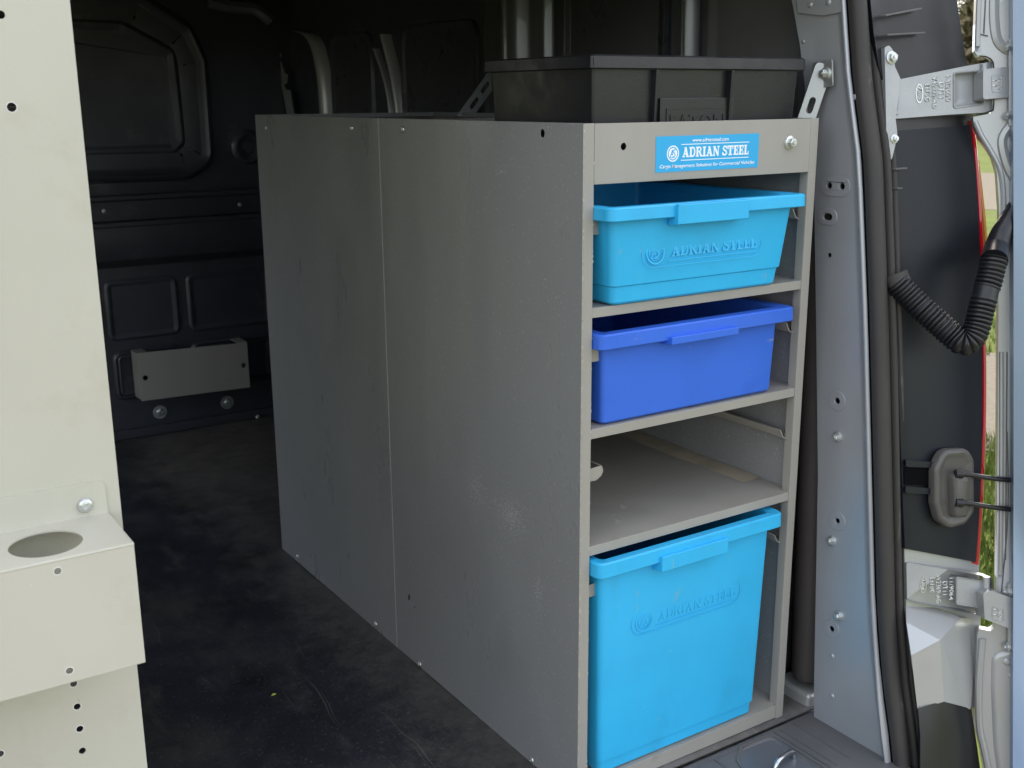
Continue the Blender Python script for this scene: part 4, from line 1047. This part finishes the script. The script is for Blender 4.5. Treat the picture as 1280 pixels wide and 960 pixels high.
# diagonal straps
def strap(p0, p1, w, nrm, slots, parent, mt='silver'):
    p0, p1 = Vector(p0), Vector(p1); u = (p1-p0).normalized(); n_ = Vector(nrm); n_ = (n_-u*n_.dot(u)).normalized(); v = n_.cross(u); L_ = (p1-p0).length
    fr = (p0, u, v, n_)
    hs = [slot(a, 0, l, .0055) for a, l in slots]
    return plate('wall_strap', mt, parent, fr, rounded([(0, -w/2), (L_, -w/2), (L_, w/2), (0, w/2)], .008, 3), hs, t=.003, bevel=.0005), fr
a_ = aty(998, 155, .045); b_ = atx(1031, 92, .562)
nrm = (-.75, -1, .1)
s_, fs_ = strap((.512, .055, 1.10), (.556, .034, 1.262), .031, nrm, [(.095, .018)], unit)
pc = atx(1031, 92, .556)
FCp = frm((.558, 0, 0), FPI[1], FPI[3])
qy = [uv2(FCp, atx(px, py, .558)) for px, py in ((1017, 79), (1042, 73), (1043, 108), (1019, 111))]
cl = plate('strap_clip', 'zinc', unit, FCp, rounded(qy, .006, 4), t=.003, z=.004, bevel=.0008)
qc = uv2(FCp, atx(1031, 92, .552)); bolt(cl, FCp, *qc, .0115, 'hex', h=.004)
box('clip_spacer', 'zinc', cl, .560, .5705, WM[cl.name].translation.y-.006, WM[cl.name].translation.y+.006, 1.235, 1.258, 0)
FST = frm((0, 1.21, 0), (1, 0, 0), (0, -1, 0))
sp_ = [uv2(FST, aty(px, py, 1.21)) for px, py in ((571, 145), (592, 145), (650, 65), (629, 65))]
def sslot(px, py): a, b = uv2(FST, aty(px, py, 1.21)); return slot(a, b, .024, .0065, math.atan2(sp_[2][1]-sp_[1][1], sp_[2][0]-sp_[1][0]))
plate('wall_strap', 'silver', unit, FST, sp_, [sslot(593, 129), sslot(606.5, 109.5), sslot(621, 90)], t=.003, bevel=.0005)
box('strap_foot', 'silver', unit, .44, .508, 1.19, 1.23, 1.158, 1.161, .0005)
box('rear_top_channel', 'steel', unit, .02, .508, .99, 1.36, 1.150, 1.160, .001)
box('top_bar', 'plast', unit, .02, .16, .53, .98, 1.150, 1.158, .001)

# =====================================================================================  BINS
def make_bin(name, label, mt, x0, x1, y0, y1, zb, zr0, zr1, over, taper, r, yaw, step=None, handle=None, grp=None, arch=0, cat='bin', wall=.0028):
    """tapered tote; x0..x1 / y0..y1 = rim outline"""
    px_, py_ = x0, y0
    root = thing(name, label, cat, ((x0+x1)/2, (y0+y1)/2, zb), grp)
    Wr = Matrix.Translation((px_, py_, 0)) @ Matrix.Rotation(yaw, 4, 'Z') @ Matrix.Translation((-px_, -py_, 0))
    def lp(d, z, rad): return [(Wr @ Vector((a, b, z))) for a, b in rr(x0+d, x1-d, y0+d, y1-d, max(.002, rad), 6)]
    L_ = []
    bt_ = over+taper
    L_.append(lp(bt_+.004, zb, r*.8)); L_.append(lp(bt_, zb+.004, r))
    if step:
        zs, ds = step
        f = (zs-zb)/(zr0-zb); L_.append(lp(over+taper*(1-f), zs-.001, r)); L_.append(lp(over+taper*(1-f)-ds, zs+.0015, r)); L_.append(lp(over-ds*.6, zr0, r))
        o2 = over-ds*.6
    else: L_.append(lp(over, zr0, r)); o2 = over
    L_ += [lp(.0015, zr0, r*1.25), lp(0, zr0+.0015, r*1.3), lp(.0005, zr1-.0025, r*1.3), lp(.003, zr1, r*1.3), lp(o2-.001, zr1, r), lp(o2+wall, zr1-.003, r), lp(bt_+wall+.002, zb+.005, r*.8)]
    bm = B(); loft(bm, L_)
    body = obj('tub', bm, mt, root, smooth=32)
    fr = (Wr @ Vector((0, 0, 0)), (Wr.to_3x3() @ Vector((1, 0, 0))), Vector((0, 0, 1)), (Wr.to_3x3() @ Vector((0, -1, 0))))
    # local frame: u along the front, v up; front-of-body offset
    o0 = Wr @ Vector((x0, y0, 0)); fr = (o0, fr[1], fr[2], fr[3])
    if handle:
        ha, hb, hz0, hz1, ht = handle
        bm = B(); a0, b0 = ha-x0, hb-x0
        P = lambda a, h, z: o0+fr[1]*a+fr[3]*h+Vector((0, 0, z))
        back = -over*.9
        loft(bm, [[P(a0, ht, hz0+.003), P(a0, ht, hz1), P(a0, back, hz1), P(a0, back, hz0)], [P(b0, ht, hz0+.003), P(b0, ht, hz1), P(b0, back, hz1), P(b0, back, hz0)]])
        obj('handle', bm, mt, root, bevel=.0015)
    return root, fr, body
def moulded_logo(root, fr, depth, tilt, cx0, cx1, zc, h, mt):
    """raised emblem, rules and letters on the tub front"""
    o, u, v, n_ = fr
    n2 = (n_ - Vector((0, 0, 1))*math.tan(tilt)).normalized(); v2 = n2.cross(u)
    f = (o - n_*depth + Vector((0, 0, zc)), u, v2, n2); e = .00055
    w = cx1-cx0; cxm = (cx0+cx1)/2
    r_ = h*.50
    emblem(root, f, cx0+r_*1.35, 0, r_, mt, mt, e, 0, False)
    tx0 = cx0+r_*2.7; tw = cx1-tx0-.006
    slab_text('moulded_lettering', 'ADRIAN STEEL', mt, root, f, tx0+tw/2+.004, 0, tw-.006, h*.48, e)
    for s in (-1, 1):
        zc_ = s*h*.40; plate('moulded_rule', mt, root, f, [(tx0, zc_-.0006), (cx1-.004, zc_-.0006), (cx1-.004, zc_+.0006), (tx0, zc_+.0006)], t=e, z=e)
    q = rr(cx0-.002, cx1+.008, -h*.62, h*.62, h*.60, 8); ring('moulded_outline', mt, root, f, q, inset(q, .0010), .0006)
b1, f1, t1 = make_bin('storage_bin', 'shallow cyan bin on the top shelf under the maker label', 'cyan', .020, .452, -.042, .41, .8882, 1.024, 1.0455, .020, .014, .012, 0,
    step=(.918, .003), handle=(.150, .304, 1.010, 1.0445, .007), grp='blue plastic bins in the shelving unit')
moulded_logo(b1, f1, .0229, -math.atan(.0915), .084, .338, .968, .039, 'cyan')
b2, f2, t2 = make_bin('storage_bin', 'royal blue bin with plain front on the second shelf', 'royal', .0215, .461, -.020, .50, .6885, .820, .845, .022, .004, .010, 0,
    handle=(.163, .313, .811, .827, .009), grp='blue plastic bins in the shelving unit')
b3, f3, t3 = make_bin('storage_bin', 'tall cyan bin standing at the bottom below the empty shelf', 'cyan', .0225, .458, -.024, .43, .0355, .430, .457, .020, .010, .012, 0,
    step=(.062, .003), handle=(.154, .309, .412, .443, .007), grp='blue plastic bins in the shelving unit')
moulded_logo(b3, f3, .0203, -.0220, .090, .340, .317, .040, 'cyan')
# ribs inside the tall bin
for x in (.16, .30):
    p = f3[0]+f3[1]*x-f3[3]*.425; box('inner_rib', 'cyan', b3, p.x-.0035, p.x+.0035, p.y-.004, p.y+.006, .06, .425, .001)
# black tote on top
bb, fb, tb = make_bin('storage_tote', 'black plastic tote sitting in the top tray of the shelving', 'blackbin', .030, .498, .022, .335, 1.0905, 1.2500, 1.2710, .010, .006, .006, R(0), cat='tote')
o, u, v, n_ = fb
fbb = (o-n_*.0125, u, v, n_)
# stiffening gussets and moulded panel
for px, wd, h_ in ((818, .006, .011), (912, .006, .011)):
    p = aty(px, 90, .03); x = p.x
    mesh('gusset', [(x-.003, .0345, 1.1), (x+.003, .0345, 1.1), (x-.003, .0345, 1.249), (x+.003, .0345, 1.249), (x+.003, .021, 1.249), (x-.003, .021, 1.249), (x-.001, .030, 1.1), (x+.001, .030, 1.1)],
         [(0, 6, 5, 2), (1, 3, 4, 7), (6, 7, 4, 5), (2, 5, 4, 3), (0, 1, 7, 6)], 'blackbin', bb, bevel=.0008)
xa, xb = .171, .338
box('moulded_panel', 'blackbin', bb, xa+.003, xb-.003, .0295, .0345, 1.10, 1.206, .0012)
FT = frm((0, .0295, 0), (1, 0, 0), (0, -1, 0))
q = [(xa+.016, 1.130), (xb-.016, 1.130), (xb-.016, 1.190), (xa+.016, 1.190)]
ring('moulded_border', 'blackbin', bb, FT, q, inset(rounded(q, .001, 1), .0015) if False else [(xa+.0175, 1.1315), (xb-.0175, 1.1315), (xb-.0175, 1.1885), (xa+.0175, 1.1885)], .0012)
text('moulded_lettering', 'EATON', 'blackbin', bb, FT, (xa+xb)/2, 1.166, .118, .028, ext=.0014)
box('corner_notch', 'black', bb, .033, .036, .0205, .0222, 1.256, 1.266, 0)

# =====================================================================================  LEFT SHELVING UNIT
lu = thing('shelving_unit', 'cream steel shelving unit with a can holder on its end, close at left', 'shelving', (-.89, .6, 0))
LX0, LX1, LH = -1.08, -.7205, 1.52
FE = frm((0, 0, 0), (1, 0, 0), (0, -1, 0))
hs = [circ(-.794, 1.202, .0052, 16), circ(-.799, .458, .0045, 14), circ(-.799, .426, .0045, 14), circ(-.800, .491, .0045, 14), circ(-.894, .424, .0045, 14)]
for z in (.394, .362, .33, .30, .2, .1): hs.append(circ(-.799, z, .0045, 12))
for z in (1.30, 1.40): hs.append(circ(-.794, z, .0045, 12))
ep = plate('end_panel', 'cream', lu, FE, [(LX0, .004), (LX1, .004), (LX1, LH), (LX0, LH)], hs, t=.0018, bevel=.0007)
box('end_return', 'cream', lu, LX1-.0018, LX1, .0019, .03, .004, LH, .0004)
box('back_panel', 'steel', lu, LX0, LX0+.0015, .004, 1.2, .004, LH, 0)
box('end_panel', 'steel', lu, LX0+.002, LX1, 1.2, 1.2018, .004, LH, .0005)
for z in (.05, .45, .85, 1.2, 1.50):
    s_ = box('shelf', 'steel', lu, LX0+.002, LX1-.004, .032, 1.198, z, z+.0018, 0)
    box('shelf_lip', 'steel', s_, LX1-.0035, LX1-.0005, .032, 1.198, z-.01, z+.012, .0006)
for q_ in hs[:5]:
    cx_ = sum(p[0] for p in q_)/len(q_); cy_ = sum(p[1] for p in q_)/len(q_); r_ = q_[0][0]-cx_
    ring('hole_rim', 'rim', ep, FE, circ(cx_, cy_, r_+.0009, 20), circ(cx_, cy_, r_-.0001, 20), .0003)
# can holder
ZT, YF, XR, XL = .711, -.123, -.7375, -1.06
ch = plate('can_holder', 'cream', lu, frm((0, 0, ZT), (1, 0, 0), (0, 0, 1)), [(XL, YF), (XR, YF), (XR, -.0025), (XL, -.0025)], [circ(-.8235, -.068, .0405, 48), circ(-.955, -.068, .0405, 48)], t=.0018)
plate('holder_front', 'cream', ch, frm((0, YF, 0), (1, 0, 0), (0, -1, 0)), [(XL, .5575), (XR, .5575), (XR, ZT-.0004), (XL, ZT-.0004)], [circ(-.823, .697, .0042, 16), circ(-.823, .573, .0042, 16), circ(-.99, .697, .0042, 16), circ(-.99, .573, .0042, 16)], t=.0018, bevel=.0007)
plate('holder_flange', 'cream', ch, frm((0, -.0022, 0), (1, 0, 0), (0, -1, 0)), rounded([(XL, ZT-.0012), (XR, ZT-.0012, .0005), (XR, .7535, .012), (XL, .7535)], .004, 6), [], z=.0012, t=.0030, bevel=.0006)
plate('holder_base', 'cream', ch, frm((0, 0, .5590), (1, 0, 0), (0, 0, 1)), rounded([(XL, YF+.002), (XR-.004, YF+.002), (XR-.004, -.012), (XR-.03, -.003, .02), (XL, -.003)], .003, 4), [], t=.0016, bevel=.0005)
for z, y, n2 in ((ZT, YF, 1),):
    bm = B(); sweep(bm, [(XL, y+.0016, z-.0016), (XR, y+.0016, z-.0016)], .0021, 12); obj('fold_edge', bm, 'edge' if False else 'cream', ch, smooth=True)
for hx, hz in ((-.823, .697), (-.823, .573)): ring('hole_rim', 'rim', ch, frm((0, YF-.0001, 0), (1, 0, 0), (0, -1, 0)), circ(hx, hz, .0051, 20), circ(hx, hz, .0041, 20), .0003)
FF = frm((0, -.0050, 0), (1, 0, 0), (0, -1, 0))
bolt(ch, FF, -.7635, .7255, .0098, 'pan', h=-.0016, name='screw'); bolt(ch, FF, -.93, .7255, .0098, 'pan', h=-.0016, name='screw')

# grey bracket standing off the bulkhead -----------------------------------
FY = frm((0, 2.585, 0), (1, 0, 0), (0, -1, 0))
mp_ = thing('steel_bracket', 'plain grey steel bracket with two holes in front of the bulkhead', 'bracket', (.17, 2.62, .14))
plate('face_plate', 'steel', mp_, FY, [(-.038, .156), (.367, .148), (.367, .322), (-.038, .334)], [circ(-.018, .240, .0095, 16), circ(.347, .236, .0095, 16)], t=.003, bevel=.001)
for x in (-.038, .331):
    bm = B(); add_box(bm, x, x+.035, 2.588, 2.68, .322, .326) if x > 0 else add_box(bm, x-.0, x+.04, 2.588, 2.68, .325, .329); obj('top_tab', bm, 'steel', mp_, bevel=.0006)
box('side_web', 'steel', mp_, -.038, -.035, 2.588, 2.672, .158, .325, 0)
box('side_web', 'steel', mp_, .364, .367, 2.588, 2.672, .150, .318, 0)

# small leaf scrap
p = atz(342, 869, .003)
lf = mesh('leaf_scrap', [p+Vector((-.006, 0, 0)), p+Vector((0, .004, .003)), p+Vector((.007, .001, .001)), p+Vector((.001, -.004, .002)), p+Vector((0, 0, .0045)), p+Vector((0, 0, .0005))],
          [(0, 1, 4), (1, 2, 4), (2, 3, 4), (3, 0, 4), (1, 0, 5), (2, 1, 5), (3, 2, 5), (0, 3, 5)], 'yellow', None)
tag(lf, 'tiny yellow leaf scrap lying on the black mat', 'leaf')
